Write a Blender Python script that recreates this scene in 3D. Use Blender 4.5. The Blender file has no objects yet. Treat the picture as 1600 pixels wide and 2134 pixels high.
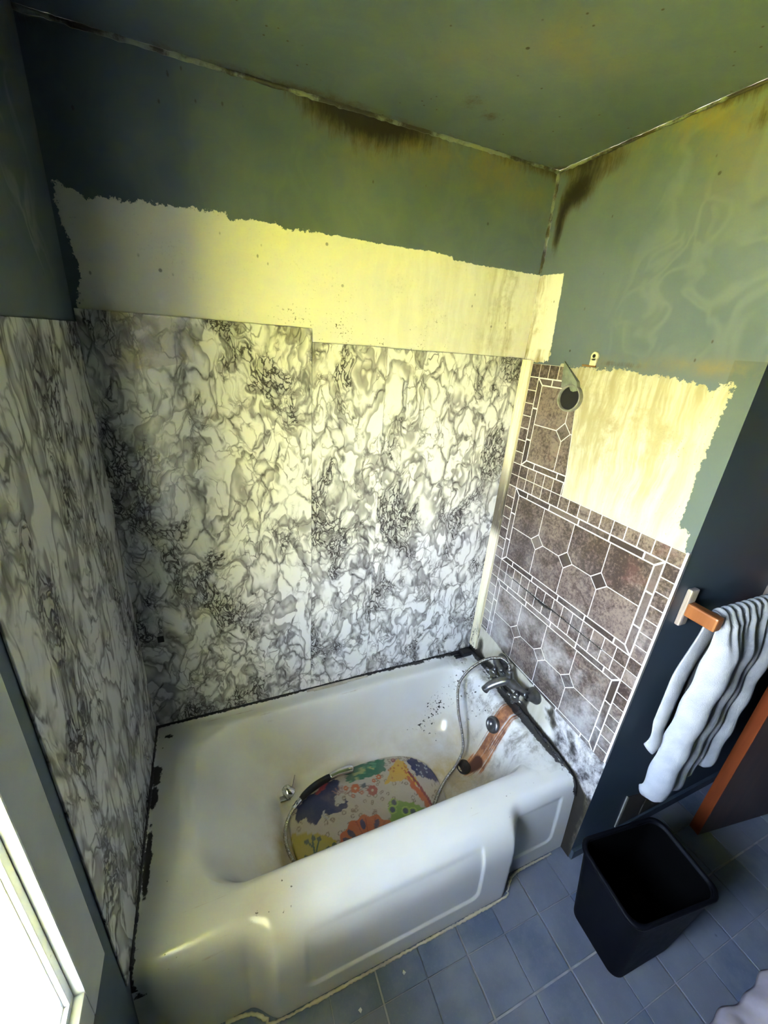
import bpy, bmesh, math, random
import numpy as np
from mathutils import Vector, Matrix

random.seed(7)
rng = np.random.default_rng(7)
SC = bpy.context.scene
COL = SC.collection

# ------------------------------------------------------------------ camera
cam_d = bpy.data.cameras.new('camera')
cam_d.sensor_fit = 'VERTICAL'
cam_d.sensor_height = 32.0
cam_d.lens = 12.7054
cam_d.clip_start = 0.02
cam = bpy.data.objects.new('camera', cam_d)
COL.objects.link(cam)
cam.matrix_world = Matrix((
    (0.92188642, 0.08495772, -0.37803124, 0.30358525),
    (-0.38095320, 0.37680408, -0.84433012, -1.40515378),
    (0.07071135, 0.92238868, 0.37973548, 1.87073536),
    (0, 0, 0, 1)))
SC.camera = cam

# ------------------------------------------------------------------ sky, sun, exposure
world = bpy.data.worlds.new('sky')
SC.world = world
world.use_nodes = True
wb = world.node_tree.nodes['Background']
sky = world.node_tree.nodes.new('ShaderNodeTexSky')
sky.sky_type = 'NISHITA'
sky.sun_disc = False
sky.sun_elevation = math.radians(56)
sky.sun_rotation = math.radians(90)
sky.air_density = 1.0
sky.dust_density = 2.5
sky.ozone_density = 1.0
tint = world.node_tree.nodes.new('ShaderNodeMix')       # daylight white balance of the camera
tint.data_type = 'RGBA'
tint.blend_type = 'MULTIPLY'
tint.inputs[0].default_value = 1.0
tint.inputs[7].default_value = (1.0, 0.81, 0.73, 1)
world.node_tree.links.new(sky.outputs[0], tint.inputs[6])
world.node_tree.links.new(tint.outputs[2], wb.inputs['Color'])
wb.inputs['Strength'].default_value = 38.0

sun_d = bpy.data.lights.new('sun', 'SUN')
sun_d.energy = 480.0
sun_d.angle = 0.01
sun_d.color = (1.0, 0.95, 0.85)
sun = bpy.data.objects.new('sun', sun_d)
COL.objects.link(sun)
# from high behind the house, so it lights the lawn and never enters the window
sun.rotation_euler = Vector((-0.55, -0.05, -0.83)).to_track_quat('-Z', 'Y').to_euler()

# daylight portal in the window opening
por_d = bpy.data.lights.new('window_portal', 'AREA')
por_d.shape = 'RECTANGLE'
por_d.size = 0.50
por_d.size_y = 1.16
por_d.cycles.is_portal = True
por = bpy.data.objects.new('window_portal', por_d)
COL.objects.link(por)
por.location = (-0.09, -1.17, 1.38)
por.rotation_euler = Vector((1, 0, 0)).to_track_quat('-Z', 'Z').to_euler()

SC.view_settings.view_transform = 'Standard'
SC.view_settings.look = 'None'
SC.view_settings.gamma = 1.0
SC.view_settings.use_curve_mapping = False
SC.view_settings.exposure = -0.12
SC.cycles.max_bounces = 5
SC.cycles.glossy_bounces = 2
SC.cycles.diffuse_bounces = 2
SC.cycles.transparent_max_bounces = 8
SC.cycles.sample_clamp_indirect = 0.0
SC.cycles.caustics_reflective = False
SC.cycles.caustics_refractive = False

# ------------------------------------------------------------------ helpers
def link(name, me, mat=None, parent=None, smooth=False):
    if mat is not None and not me.materials:
        me.materials.append(mat)
    o = bpy.data.objects.new(name, me)
    COL.objects.link(o)
    if parent is not None:
        o.parent = parent
    if smooth:
        me.polygons.foreach_set('use_smooth', [True] * len(me.polygons))
    return o

def tag(o, label=None, cat=None, group=None, kind=None):
    if label: o['label'] = label
    if cat: o['category'] = cat
    if group: o['group'] = group
    if kind: o['kind'] = kind
    return o

def empty(name, loc, label=None, cat=None, group=None):
    o = bpy.data.objects.new(name, None)
    o.empty_display_size = 0.05
    COL.objects.link(o)
    o.location = loc
    return tag(o, label, cat, group)

def part(name, me, mat, root, smooth=False, label=None):
    """child mesh given in world coordinates under a root with a plain translation"""
    r = root
    off = Vector((0, 0, 0))
    while r is not None:
        off += r.location
        r = r.parent
    me.transform(Matrix.Translation(-off))
    o = link(name, me, mat, root, smooth)
    if label: o['label'] = label
    return o

def from_py(name, v, f):
    me = bpy.data.meshes.new(name)
    me.from_pydata([tuple(map(float, a)) for a in v], [], f)
    me.update()
    return me

def box(name, lo, hi, bev=0.0, seg=2):
    bm = bmesh.new()
    bmesh.ops.create_cube(bm, size=1)
    for v in bm.verts:
        v.co = Vector([lo[i] + (v.co[i] + .5) * (hi[i] - lo[i]) for i in range(3)])
    if bev > 0:
        bmesh.ops.bevel(bm, geom=bm.edges[:], offset=bev, segments=seg, affect='EDGES', profile=0.6)
    me = bpy.data.meshes.new(name)
    bm.to_mesh(me); bm.free()
    return me

def join(name, meshes):
    bm = bmesh.new()
    for m in meshes:
        bm.from_mesh(m)
    me = bpy.data.meshes.new(name)
    bm.to_mesh(me); bm.free()
    return me

def spline(pts, n):
    """Catmull-Rom through pts, n samples evenly spaced by length"""
    P = np.array(pts, float)
    P = np.vstack([2 * P[0] - P[1], P, 2 * P[-1] - P[-2]])
    out = []
    for i in range(1, len(P) - 2):
        t = np.linspace(0, 1, 40, endpoint=False)[:, None]
        a, b, c, d = P[i - 1], P[i], P[i + 1], P[i + 2]
        out.append(.5 * ((2 * b) + (-a + c) * t + (2 * a - 5 * b + 4 * c - d) * t ** 2 + (-a + 3 * b - 3 * c + d) * t ** 3))
    out.append(P[-2][None, :])
    Q = np.vstack(out)
    L = np.concatenate([[0], np.cumsum(np.linalg.norm(np.diff(Q, axis=0), axis=1))])
    s = np.linspace(0, L[-1], n)
    return np.stack([np.interp(s, L, Q[:, k]) for k in range(3)], 1), L[-1]

def sweep(name, pts, rad, seg=10, cap=True, flat=1.0):
    """tube along pts (N,3) with radius per point; parallel transport frame"""
    P = np.array(pts, float)
    rad = np.broadcast_to(np.array(rad, float), (len(P),))
    T = np.gradient(P, axis=0)
    T /= np.linalg.norm(T, axis=1)[:, None] + 1e-12
    n = np.cross(T[0], [0, 0, 1.0])
    if np.linalg.norm(n) < 1e-3: n = np.cross(T[0], [1.0, 0, 0])
    n /= np.linalg.norm(n)
    V = []
    ang = np.linspace(0, 2 * np.pi, seg, endpoint=False)
    for i in range(len(P)):
        n = n - T[i] * (n @ T[i]); n /= np.linalg.norm(n)
        b = np.cross(T[i], n)
        for a in ang:
            V.append(P[i] + rad[i] * (math.cos(a) * n + flat * math.sin(a) * b))
    F = []
    for i in range(len(P) - 1):
        for k in range(seg):
            k2 = (k + 1) % seg
            F.append((i * seg + k, i * seg + k2, (i + 1) * seg + k2, (i + 1) * seg + k))
    if cap:
        F.append(tuple(range(seg))[::-1])
        F.append(tuple((len(P) - 1) * seg + k for k in range(seg)))
    return from_py(name, V, F)

def lathe(name, origin, axis, prof, seg=32):
    """surface of revolution: prof = [(along axis, radius)...]"""
    ax = Vector(axis).normalized()
    u = ax.orthogonal().normalized()
    w = ax.cross(u)
    V, F = [], []
    for (h, r) in prof:
        for k in range(seg):
            a = 2 * math.pi * k / seg
            V.append(Vector(origin) + ax * h + (u * math.cos(a) + w * math.sin(a)) * max(r, 1e-5))
    for i in range(len(prof) - 1):
        for k in range(seg):
            k2 = (k + 1) % seg
            F.append((i * seg + k, i * seg + k2, (i + 1) * seg + k2, (i + 1) * seg + k))
    return from_py(name, V, F)

def sdf(poly, X, Y):
    """signed distance, positive inside the polygon"""
    P = np.array(poly, float)
    d = np.full(X.shape, 1e9)
    ins = np.zeros(X.shape, bool)
    for i in range(len(P)):
        x0, y0 = P[i]; x1, y1 = P[(i + 1) % len(P)]
        ex, ey = x1 - x0, y1 - y0
        wx, wy = X - x0, Y - y0
        t = np.clip((wx * ex + wy * ey) / (ex * ex + ey * ey + 1e-12), 0, 1)
        d = np.minimum(d, np.hypot(wx - t * ex, wy - t * ey))
        c = ((y0 > Y) != (y1 > Y)) & (X < (x1 - x0) * (Y - y0) / (y1 - y0 + 1e-15) + x0)
        ins ^= c
    return np.where(ins, d, -d)

def seg_d(pts, X, Y, Z=None):
    d = np.full(X.shape, 1e9)
    for a, b in zip(pts[:-1], pts[1:]):
        a = np.array(a, float); b = np.array(b, float)
        e = b - a
        W = [X - a[0], Y - a[1]] + ([Z - a[2]] if Z is not None else [])
        t = np.clip(sum(w * k for w, k in zip(W, e)) / (e @ e + 1e-12), 0, 1)
        d = np.minimum(d, np.sqrt(sum((w - t * k) ** 2 for w, k in zip(W, e))))
    return d

def sm(a, b, x):
    t = np.clip((x - a) / (b - a), 0, 1)
    return t * t * (3 - 2 * t)

def gauss(d, s):
    return np.exp(-(d / s) ** 2)

def set_attr(me, name, arr):
    a = me.attributes.new(name, 'FLOAT', 'POINT')
    a.data.foreach_set('value', np.asarray(arr, np.float32).ravel())

def grid_wall(name, us, vs, fn, attrs, hole=None, flip=False):
    """grid mesh in (u,v) mapped by fn -> xyz; attrs: {name: f(U,V)}"""
    U, V = np.meshgrid(us, vs)
    X, Y, Z = fn(U, V)
    co = np.stack([X.ravel(), Y.ravel(), Z.ravel()], 1)
    nu, nv = len(us), len(vs)
    J, I = np.meshgrid(np.arange(nv - 1), np.arange(nu - 1), indexing='ij')
    a = (J * nu + I).ravel()
    F = np.stack([a, a + 1, a + 1 + nu, a + nu], 1)
    if flip: F = F[:, ::-1]
    if hole:
        cu = (U[:-1, :-1] + U[1:, 1:]).ravel() / 2
        cv = (V[:-1, :-1] + V[1:, 1:]).ravel() / 2
        F = F[~((cu > hole[0]) & (cu < hole[1]) & (cv > hole[2]) & (cv < hole[3]))]
    me = bpy.data.meshes.new(name)
    me.from_pydata(co.tolist(), [], F.tolist())
    me.update()
    for k, f in attrs.items():
        set_attr(me, k, f(U, V))
    return me

# ------------------------------------------------------------------ node helper
class NT:
    def __init__(s, name):
        s.m = bpy.data.materials.new(name)
        s.m.use_nodes = True
        s.t = s.m.node_tree
        s.t.nodes.clear()
        s.out = s.t.nodes.new('ShaderNodeOutputMaterial')
        s.pos = None
    def n(s, typ, **kw):
        nd = s.t.nodes.new(typ)
        for k, v in kw.items(): setattr(nd, k, v)
        return nd
    def put(s, sock, v):
        if isinstance(v, bpy.types.NodeSocket): s.t.links.new(v, sock)
        elif isinstance(v, (int, float)) and sock.type == 'RGBA': sock.default_value = (v, v, v, 1)
        elif isinstance(v, (tuple, list)) and sock.type == 'RGBA' and len(v) == 3: sock.default_value = (*v, 1)
        else: sock.default_value = v
    def P(s):
        if s.pos is None:
            s.pos = s.n('ShaderNodeNewGeometry').outputs['Position']
        return s.pos
    def math(s, op, a, b=0.0, c=0.0, clamp=False):
        nd = s.n('ShaderNodeMath', operation=op, use_clamp=clamp)
        s.put(nd.inputs[0], a); s.put(nd.inputs[1], b); s.put(nd.inputs[2], c)
        return nd.outputs[0]
    def ss(s, x, a, b):
        nd = s.n('ShaderNodeMapRange', interpolation_type='SMOOTHSTEP')
        s.put(nd.inputs['Value'], x); s.put(nd.inputs['From Min'], a); s.put(nd.inputs['From Max'], b)
        return nd.outputs[0]
    def lin(s, x, a, b, c=0., d=1.):
        nd = s.n('ShaderNodeMapRange')
        s.put(nd.inputs['Value'], x); s.put(nd.inputs['From Min'], a); s.put(nd.inputs['From Max'], b)
        s.put(nd.inputs['To Min'], c); s.put(nd.inputs['To Max'], d)
        return nd.outputs[0]
    def map(s, v, scale=(1, 1, 1), loc=(0, 0, 0), rot=(0, 0, 0)):
        nd = s.n('ShaderNodeMapping')
        s.put(nd.inputs['Vector'], v)
        nd.inputs['Scale'].default_value = scale
        nd.inputs['Location'].default_value = loc
        nd.inputs['Rotation'].default_value = rot
        return nd.outputs[0]
    def noise(s, v, scale, detail=3., rough=.55, col=False, dist=0.):
        nd = s.n('ShaderNodeTexNoise')
        s.put(nd.inputs['Vector'], v)
        nd.inputs['Scale'].default_value = scale
        nd.inputs['Detail'].default_value = detail
        nd.inputs['Roughness'].default_value = rough
        nd.inputs['Distortion'].default_value = dist
        return nd.outputs['Color' if col else 'Fac']
    def voro(s, v, scale, feature='DISTANCE_TO_EDGE', rnd=1.0):
        nd = s.n('ShaderNodeTexVoronoi', feature=feature)
        s.put(nd.inputs['Vector'], v)
        nd.inputs['Scale'].default_value = scale
        nd.inputs['Randomness'].default_value = rnd
        return nd.outputs['Distance']
    def warp(s, v, amt, scale, detail=2.):
        c = s.noise(v, scale, detail, col=True)
        sub = s.n('ShaderNodeVectorMath', operation='SUBTRACT')
        s.put(sub.inputs[0], c); sub.inputs[1].default_value = (.5, .5, .5)
        sc = s.n('ShaderNodeVectorMath', operation='SCALE')
        s.put(sc.inputs[0], sub.outputs[0]); sc.inputs['Scale'].default_value = amt
        ad = s.n('ShaderNodeVectorMath', operation='ADD')
        s.put(ad.inputs[0], v); s.put(ad.inputs[1], sc.outputs[0])
        return ad.outputs[0]
    def attr(s, name, kind='Fac'):
        nd = s.n('ShaderNodeAttribute', attribute_name=name)
        return nd.outputs[kind]
    def rnd(s):
        return s.n('ShaderNodeObjectInfo').outputs['Random']
    def mix(s, f, a, b, blend='MIX'):
        nd = s.n('ShaderNodeMix', data_type='RGBA', blend_type=blend)
        s.put(nd.inputs[0], f); s.put(nd.inputs[6], a); s.put(nd.inputs[7], b)
        return nd.outputs[2]
    def bump(s, h, strength=.3, dist=.002):
        nd = s.n('ShaderNodeBump')
        s.put(nd.inputs['Height'], h)
        nd.inputs['Strength'].default_value = strength
        nd.inputs['Distance'].default_value = dist
        return nd.outputs[0]
    def bsdf(s, col, rough=.5, metal=0., normal=None, spec=None, **kw):
        nd = s.n('ShaderNodeBsdfPrincipled')
        s.put(nd.inputs['Base Color'], col)
        s.put(nd.inputs['Roughness'], rough)
        s.put(nd.inputs['Metallic'], metal)
        if spec is not None: s.put(nd.inputs['Specular IOR Level'], spec)
        if normal is not None: s.put(nd.inputs['Normal'], normal)
        for k, v in kw.items(): s.put(nd.inputs[k.replace('_', ' ')], v)
        s.t.links.new(nd.outputs[0], s.out.inputs[0])
        return nd

def plain(name, col, rough=.5, metal=0., var=.12, scale=30., bump=0., spec=None):
    t = NT(name)
    n = t.noise(t.P(), scale, 4.)
    c2 = tuple(max(0., c * (1 - 2 * var)) for c in col)
    c = t.mix(t.ss(n, .3, .7), c2, col)
    t.bsdf(c, t.lin(n, .2, .8, max(0., rough - .06), min(1., rough + .06)), metal, t.bump(n, bump, .003) if bump else None, spec)
    return t.m

# ------------------------------------------------------------------ materials
def paint_material(name, base, base2):
    t = NT(name)
    p = t.P()
    tone = t.noise(p, 2.2, 4.)
    col = t.mix(t.ss(tone, .35, .65), base, base2)
    # brush smears: streaky satin film over the paint
    sw = t.warp(p, .5, 2.5)
    sme = t.noise(t.map(sw, (1, 1, .45)), 4., 3., .55, dist=.8)
    line = t.math('ABSOLUTE', t.math('SUBTRACT', sme, .5))
    film = t.math('MULTIPLY', t.attr('film'), t.math('SUBTRACT', 1.0, t.ss(line, 0.0, .05)))
    col = t.mix(t.math('MULTIPLY', film, .09), col, (.40, .42, .34))
    col = t.mix(t.math('MULTIPLY', t.ss(t.attr('newcoat'), .0005, .002), .999), col, (.072, .098, .100))
    # primer / bare plaster patches with a ragged, hand-brushed edge
    rag = t.noise(p, 60., 5., .7)
    rag2 = t.noise(p, 14., 3., .6)
    d = t.math('ADD', t.attr('primer'), t.math('ADD', t.math('MULTIPLY', t.math('SUBTRACT', rag, .5), t.math('MULTIPLY', t.attr('ragged'), .05)),
                                       t.math('MULTIPLY', t.math('SUBTRACT', rag2, .5), t.math('MULTIPLY', t.attr('ragged'), .02))))
    pf = t.ss(d, -.0012, .0012)
    streak = t.noise(t.map(t.warp(p, .06, 6.), (22, 22, 2.2)), 1.0, 5., .65)
    blot = t.noise(p, 9., 6., .65)
    speck = t.noise(p, 55., 4., .6)
    prim = t.mix(t.ss(tone, .3, .7), (.74, .72, .66), (.80, .78, .72))
    st = t.attr('stain')
    prim = t.mix(t.math('MULTIPLY', st, t.ss(streak, .40, .64), clamp=True), prim, (.30, .25, .11))
    prim = t.mix(t.math('MULTIPLY', st, t.ss(t.math('MULTIPLY', blot, t.math('ADD', speck, .5)), .46, .80), clamp=True), prim, (.30, .24, .12))
    # fine mould pepper on the primer
    prim = t.mix(t.math('MULTIPLY', t.attr('pepper'), t.ss(t.math('ADD', t.noise(p, 130., 3., .6), t.math('MULTIPLY', blot, .6)), .93, 1.02)), prim, (.10, .085, .04))
    prim = t.mix(t.math('MULTIPLY', t.attr('dull'), t.lin(streak, .3, .7, .60, 1.)), prim, (.31, .283, .175))
    so_n = t.noise(t.map(t.warp(p, .05, 9.), (1, 1, .7)), 20., 7., .72)
    so_b = t.noise(p, 5., 3.)
    prim = t.mix(t.attr('soot'), prim, t.mix(t.ss(t.math('ADD', so_n, t.math('MULTIPLY', so_b, .5)), .58, .92), (.022, .019, .018), (.62, .60, .58)))
    col = t.mix(pf, col, prim)
    # yellowish grime wash
    col = t.mix(t.math('MULTIPLY', t.attr('grime'), t.ss(t.noise(p, 6., 6., .7), .35, .7), clamp=True), col, (.20, .16, .05))
    # black mould
    mo = t.attr('mold')
    mn = t.math('ADD', t.math('MULTIPLY', t.noise(t.map(t.warp(p, .03, 12.), (1, 1, .16)), 62., 8., .78), .75), t.math('MULTIPLY', t.noise(p, 9., 5., .65), .45))
    mm = t.math('ADD', mn, mo)
    col = t.mix(t.math('MULTIPLY', t.ss(mm, .92, 1.25), .80), col, (.062, .050, .018))
    col = t.mix(t.math('MULTIPLY', t.ss(mm, 1.12, 1.42), .95), col, (.016, .013, .009))
    # sparse little spots
    sp = t.voro(p, 13., 'F1')
    spn = t.noise(p, 3.1, 1.)
    col = t.mix(t.math('MULTIPLY', t.attr('spots'), t.math('MULTIPLY', t.math('SUBTRACT', 1.0, t.ss(sp, .04, .075)), t.ss(spn, .5, .56))), col, (.03, .025, .015))
    sp2 = t.voro(t.map(p, (1, 1, .6)), 34., 'F1')
    col = t.mix(t.math('MULTIPLY', t.attr('spots'), t.math('MULTIPLY', t.math('SUBTRACT', 1.0, t.ss(sp2, .05, .13)), t.ss(t.noise(p, 5.3, 2.), .53, .58))), col, (.045, .037, .02))
    bh = t.math('ADD', t.math('MULTIPLY', t.noise(p, 26., 5.), .5), t.math('ADD', t.math('MULTIPLY', sme, t.attr('film')), t.math('MULTIPLY', pf, -.4)))
    rough = t.math('SUBTRACT', .62, t.math('MULTIPLY', film, .25))
    t.bsdf(col, rough, 0., t.bump(bh, .35, .004), .35)
    return t.m

M_PAINT = paint_material('aged_teal_paint', (.118, .152, .180), (.088, .120, .148))
M_CEIL = paint_material('ceiling_paint', (.108, .138, .160), (.080, .108, .130))

def marble_material(name, seed, sz=(1.50, 1.50, .88), rot=.30):
    t = NT(name)
    p0 = t.map(t.P(), sz, (seed, seed * 1.7, seed * .6), (rot * .4, rot, 0))
    p = t.warp(p0, .20, 4.6, 3.)
    q = t.warp(p, .06, 17., 3.)
    clus = t.ss(t.noise(p, 4.6, 3., .6), .50, .62)
    big = t.voro(q, 8.6)
    mid = t.voro(q, 17.)
    fine = t.voro(t.warp(q, .03, 45., 3.), 38.)
    gate = t.noise(p, 6.2, 2.)
    wig = t.lin(t.noise(q, 30., 3.), .3, .7, .3, 1.)
    v1 = t.math('MULTIPLY', t.math('SUBTRACT', 1., t.ss(big, .0, .080)), t.math('MULTIPLY', t.ss(gate, .34, .52), wig))
    v2 = t.math('MULTIPLY', t.math('SUBTRACT', 1., t.ss(mid, .0, .095)), t.math('MULTIPLY', t.ss(t.noise(p, 7., 3.), .43, .57), wig))
    v3 = t.math('MULTIPLY', t.math('SUBTRACT', 1., t.ss(fine, .02, .20)), clus)
    # soft airbrushed grey, one-sided beside the veins
    rid = t.math('SUBTRACT', t.noise(p, 5.6, 2., .5), .5)
    sh = t.math('MULTIPLY', t.math('MULTIPLY', t.ss(rid, -.012, .006), t.math('SUBTRACT', 1., t.ss(rid, .006, .10))), .75)
    halo = t.math('MULTIPLY', t.math('SUBTRACT', 1., t.ss(big, .0, .17)), t.math('MULTIPLY', t.ss(gate, .44, .60), .55))
    soft = t.math('MAXIMUM', sh, t.math('MAXIMUM', halo, t.math('MULTIPLY', clus, .42)))
    col = t.mix(soft, (.80, .795, .775), (.19, .18, .172))
    vein = t.math('MAXIMUM', t.math('MULTIPLY', v1, .95), t.math('MAXIMUM', t.math('MULTIPLY', v2, .9), v3), clamp=True)
    col = t.mix(t.math('MULTIPLY', vein, .95), col, (.036, .030, .029))
    t.bsdf(col, .22, 0., t.bump(t.noise(p0, 9., 2.), .12, .002), .4)
    return t.m
M_MARBLE = [marble_material('marble_print', 1.3), marble_material('marble_print_2', 4.1), marble_material('marble_print_3', 7.7),
            marble_material('marble_print_4', 11.2, (1.3, 1.3, .62), .15)]

def tile_material(name, lo, hi, rw):
    t = NT(name)
    p = t.P()
    r = t.rnd()
    n = t.noise(t.warp(p, .05, 9.), 16., 8., .68)
    n2 = t.noise(p, 95., 5., .7)
    k = t.math('ADD', t.math('ADD', t.math('MULTIPLY', n, .45), t.math('MULTIPLY', n2, .55)), t.math('MULTIPLY', t.math('SUBTRACT', r, .5), rw))
    col = t.mix(t.ss(k, .41, .60), lo, hi)
    # dark and reddish veins
    v = t.math('ABSOLUTE', t.math('SUBTRACT', t.noise(t.warp(p, .08, 8.), 11., 5., .6), .5))
    col = t.mix(t.math('MULTIPLY', t.math('MULTIPLY', t.math('SUBTRACT', 1., t.ss(v, 0., .05)), t.ss(t.noise(p, 8., 3.), .46, .62)), .8), col, (.030, .017, .014))
    red = t.ss(t.noise(p, 7., 3.), .62, .74)
    col = t.mix(t.math('MULTIPLY', red, .4), col, (.16, .07, .065))
    # dried soap scum, heavier low down
    h = t.n('ShaderNodeSeparateXYZ'); t.put(h.inputs[0], p)
    sc = t.math('MULTIPLY', t.ss(h.outputs[2], 1.30, .75), t.ss(t.noise(t.warp(p, .1, 4.), 5.5, 7., .68), .42, .68))
    col = t.mix(t.math('MULTIPLY', sc, .62), col, (.50, .48, .47))
    t.bsdf(col, t.lin(n2, .2, .8, .30, .5), 0., t.bump(n2, .15, .001), .4)
    return t.m
M_TILE = tile_material('brown_stone_print', (.040, .026, .021), (.185, .145, .122), .10)
M_TILE_D = tile_material('dark_stone_print', (.042, .030, .025), (.125, .098, .084), .24)
M_GROUT = plain('cream_grout', (.80, .78, .73), .55, var=.06, scale=20)

def tub_material():
    t = NT('old_white_enamel')
    p = t.P()
    tone = t.noise(p, 3., 3.)
    col = t.mix(t.ss(tone, .3, .7), (.74, .74, .71), (.80, .80, .78))
    yel = t.attr('yellowing')
    yn = t.noise(t.warp(p, .1, 5.), 5., 6., .65)
    col = t.mix(t.math('MULTIPLY', yel, t.lin(yn, .25, .7), clamp=True), col, (.50, .40, .22))
    # grey worn film at the tap end
    gn = t.noise(t.map(t.warp(p, .08, 7.), (1, 1, .6)), 16., 7., .7)
    col = t.mix(t.math('MULTIPLY', t.attr('wear'), t.ss(gn, .43, .66), clamp=True), col, (.27, .25, .215))
    fk = t.noise(p, 85., 4., .6)
    fk2 = t.noise(p, 14., 3.)
    col = t.mix(t.math('MULTIPLY', t.ss(t.attr('flakes'), .0, .4), t.ss(t.math('ADD', t.math('ADD', fk, t.math('MULTIPLY', fk2, .5)), t.math('MULTIPLY', t.attr('flakes'), .22)), 1.06, 1.12)), col, (.03, .025, .02))
    # rust, in vertical runs
    rs = t.math('ADD', t.math('MULTIPLY', t.math('SUBTRACT', t.noise(t.map(p, (2.0, 82, 2.0)), 1.0, 2., .5), .5), 2.0), t.math('MULTIPLY', t.math('SUBTRACT', t.noise(p, 26., 5.), .5), .4))
    rr = t.attr('rust')
    rf = t.ss(t.math('ADD', rr, rs), .42, .72)
    rc = t.mix(t.ss(t.noise(p, 34., 5.), .35, .65), (.19, .055, .014), (.42, .16, .045))
    col = t.mix(t.math('MULTIPLY', rf, .95), col, rc)
    col = t.mix(t.ss(t.math('ADD', t.attr('rust_core'), t.math('MULTIPLY', t.math('SUBTRACT', fk2, .5), .5)), .45, .75), col, (.085, .026, .010))
    # black mould line along the walls
    bl = t.ss(t.math('ADD', t.attr('black'), t.math('MULTIPLY', t.math('SUBTRACT', t.noise(p, 34., 6., .7), .5), 1.3)), .42, .58)
    col = t.mix(t.math('MULTIPLY', bl, .95), col, (.018, .016, .014))
    # small chips
    ch = t.math('MULTIPLY', t.attr('chips'), t.ss(t.math('ADD', t.noise(p, 70., 4.), t.math('MULTIPLY', t.noise(p, 9., 2.), .7)), 1.14, 1.18))
    col = t.mix(ch, col, (.05, .045, .04))
    rough = t.math('ADD', .17, t.math('MULTIPLY', t.math('ADD', t.attr('wear'), rf), .3), clamp=True)
    t.bsdf(col, rough, 0., t.bump(t.noise(p, 5., 2.), .05, .004), .5)
    return t.m
M_TUB = tub_material()

M_TRIM = None
def moulding_material():
    t = NT('yellowed_corner_moulding')
    p = t.P()
    st = t.noise(t.map(p, (60, 60, 3)), 1., 5., .6)
    col = t.mix(t.ss(st, .4, .7), (.72, .68, .52), (.60, .54, .36))
    z = t.n('ShaderNodeSeparateXYZ'); t.put(z.inputs[0], p)
    dk = t.math('MULTIPLY', t.math('MULTIPLY', t.ss(z.outputs[2], 1.06, 1.14), t.ss(z.outputs[2], 1.55, 1.25)), t.ss(t.noise(t.map(p, (50, 50, 4)), 1., 6., .7), .30, .48))
    col = t.mix(t.math('MULTIPLY', dk, .93), col, (.035, .026, .015))
    lo = t.math('MULTIPLY', t.ss(z.outputs[2], .62, .48), t.ss(t.noise(t.map(p, (40, 40, 14)), 1., 6., .7), .50, .58))
    col = t.mix(lo, col, (.02, .018, .014))
    t.bsdf(col, .5)
    return t.m
M_TRIM = moulding_material()
M_BLACK = plain('black_mouldy_sealant_and_crack', (.020, .018, .016), .55, var=.25, scale=60, bump=.4)
M_CREAM_SEAL = plain('cream_sealant', (.62, .58, .46), .5, var=.1, scale=40)
M_CHROME = plain('dull_chrome', (.24, .24, .24), .36, 1., var=.15, scale=60)
M_CHROME_B = plain('bright_chrome', (.62, .62, .62), .12, 1., var=.08, scale=30)
M_HOSE = plain('steel_hose', (.50, .48, .45), .25, 1., var=.1, scale=200)
M_DARKP = plain('black_plastic', (.012, .012, .014), .38, var=.2, scale=40)
M_BIN = plain('bin_black_plastic', (.0035, .004, .006), .55, var=.2, scale=25, spec=.12)
M_BININ = plain('bin_inside_black', (.0015, .0015, .0015), .9, var=.1, scale=25, spec=.03)
M_WHITE = plain('white_gloss_paint', (.78, .78, .78), .3, var=.04, scale=12)
M_CASING = plain('pale_grey_paint', (.60, .63, .62), .4, var=.06, scale=8, bump=.1)
M_WALLD = plain('dark_blue_paint', (.040, .060, .085), .42, var=.12, scale=4, bump=.08)
M_BASE = plain('dark_blue_skirting', (.055, .078, .105), .4, var=.12, scale=9, bump=.1)
M_OTHER = plain('dim_room_paint', (.05, .06, .06), .6, var=.1, scale=4)
M_HOLE = plain('dark_hollow', (.01, .01, .009), .9, var=.1)
M_FLAP = plain('grey_green_backing', (.22, .25, .20), .55, var=.22, scale=28, bump=.2)
M_CLIP = plain('cream_painted_clip', (.70, .66, .46), .5, var=.15, scale=60)

def wood_material(name, a, b):
    t = NT(name)
    p = t.P()
    g = t.noise(t.map(p, (30, 30, 3)), 1., 5., .6)
    col = t.mix(t.ss(g, .3, .7), a, b)
    t.bsdf(col, .38, 0., t.bump(g, .1, .001))
    return t.m
M_DOORE = wood_material('lit_orange_edge', (.15, .030, .007), (.21, .048, .012))  # window light on the door edge is put into this orange
M_DOORF = wood_material('shaded_brown_wood', (.045, .026, .018), (.075, .040, .025))  # shade on the door face is put into this darker brown
M_OAK = wood_material('orange_oak', (.19, .062, .016), (.25, .090, .026))
M_PLATE = wood_material('worn_plate', (.14, .095, .07), (.36, .32, .29))

def floor_tile_material():
    t = NT('slate_blue_vinyl')
    p = t.P()
    r = t.rnd()
    n = t.noise(p, 7., 5., .6)
    n2 = t.noise(p, 140., 3.)
    col = t.mix(r, (.085, .125, .205), (.175, .19, .245))
    col = t.mix(t.ss(n, .35, .7), col, (.19, .22, .285))
    col = t.mix(t.math('MULTIPLY', t.ss(n2, .55, .7), .25), col, (.22, .24, .28))
    sp = t.voro(p, 6., 'F1')
    col = t.mix(t.math('MULTIPLY', t.math('SUBTRACT', 1., t.ss(sp, .035, .055)), .6), col, (.03, .035, .05))
    t.bsdf(col, .42, 0., t.bump(n2, .1, .0006), .4)
    return t.m
M_FTILE = floor_tile_material()
M_FGROUT = plain('lilac_floor_joint', (.36, .37, .43), .6, var=.18, scale=22)

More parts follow.
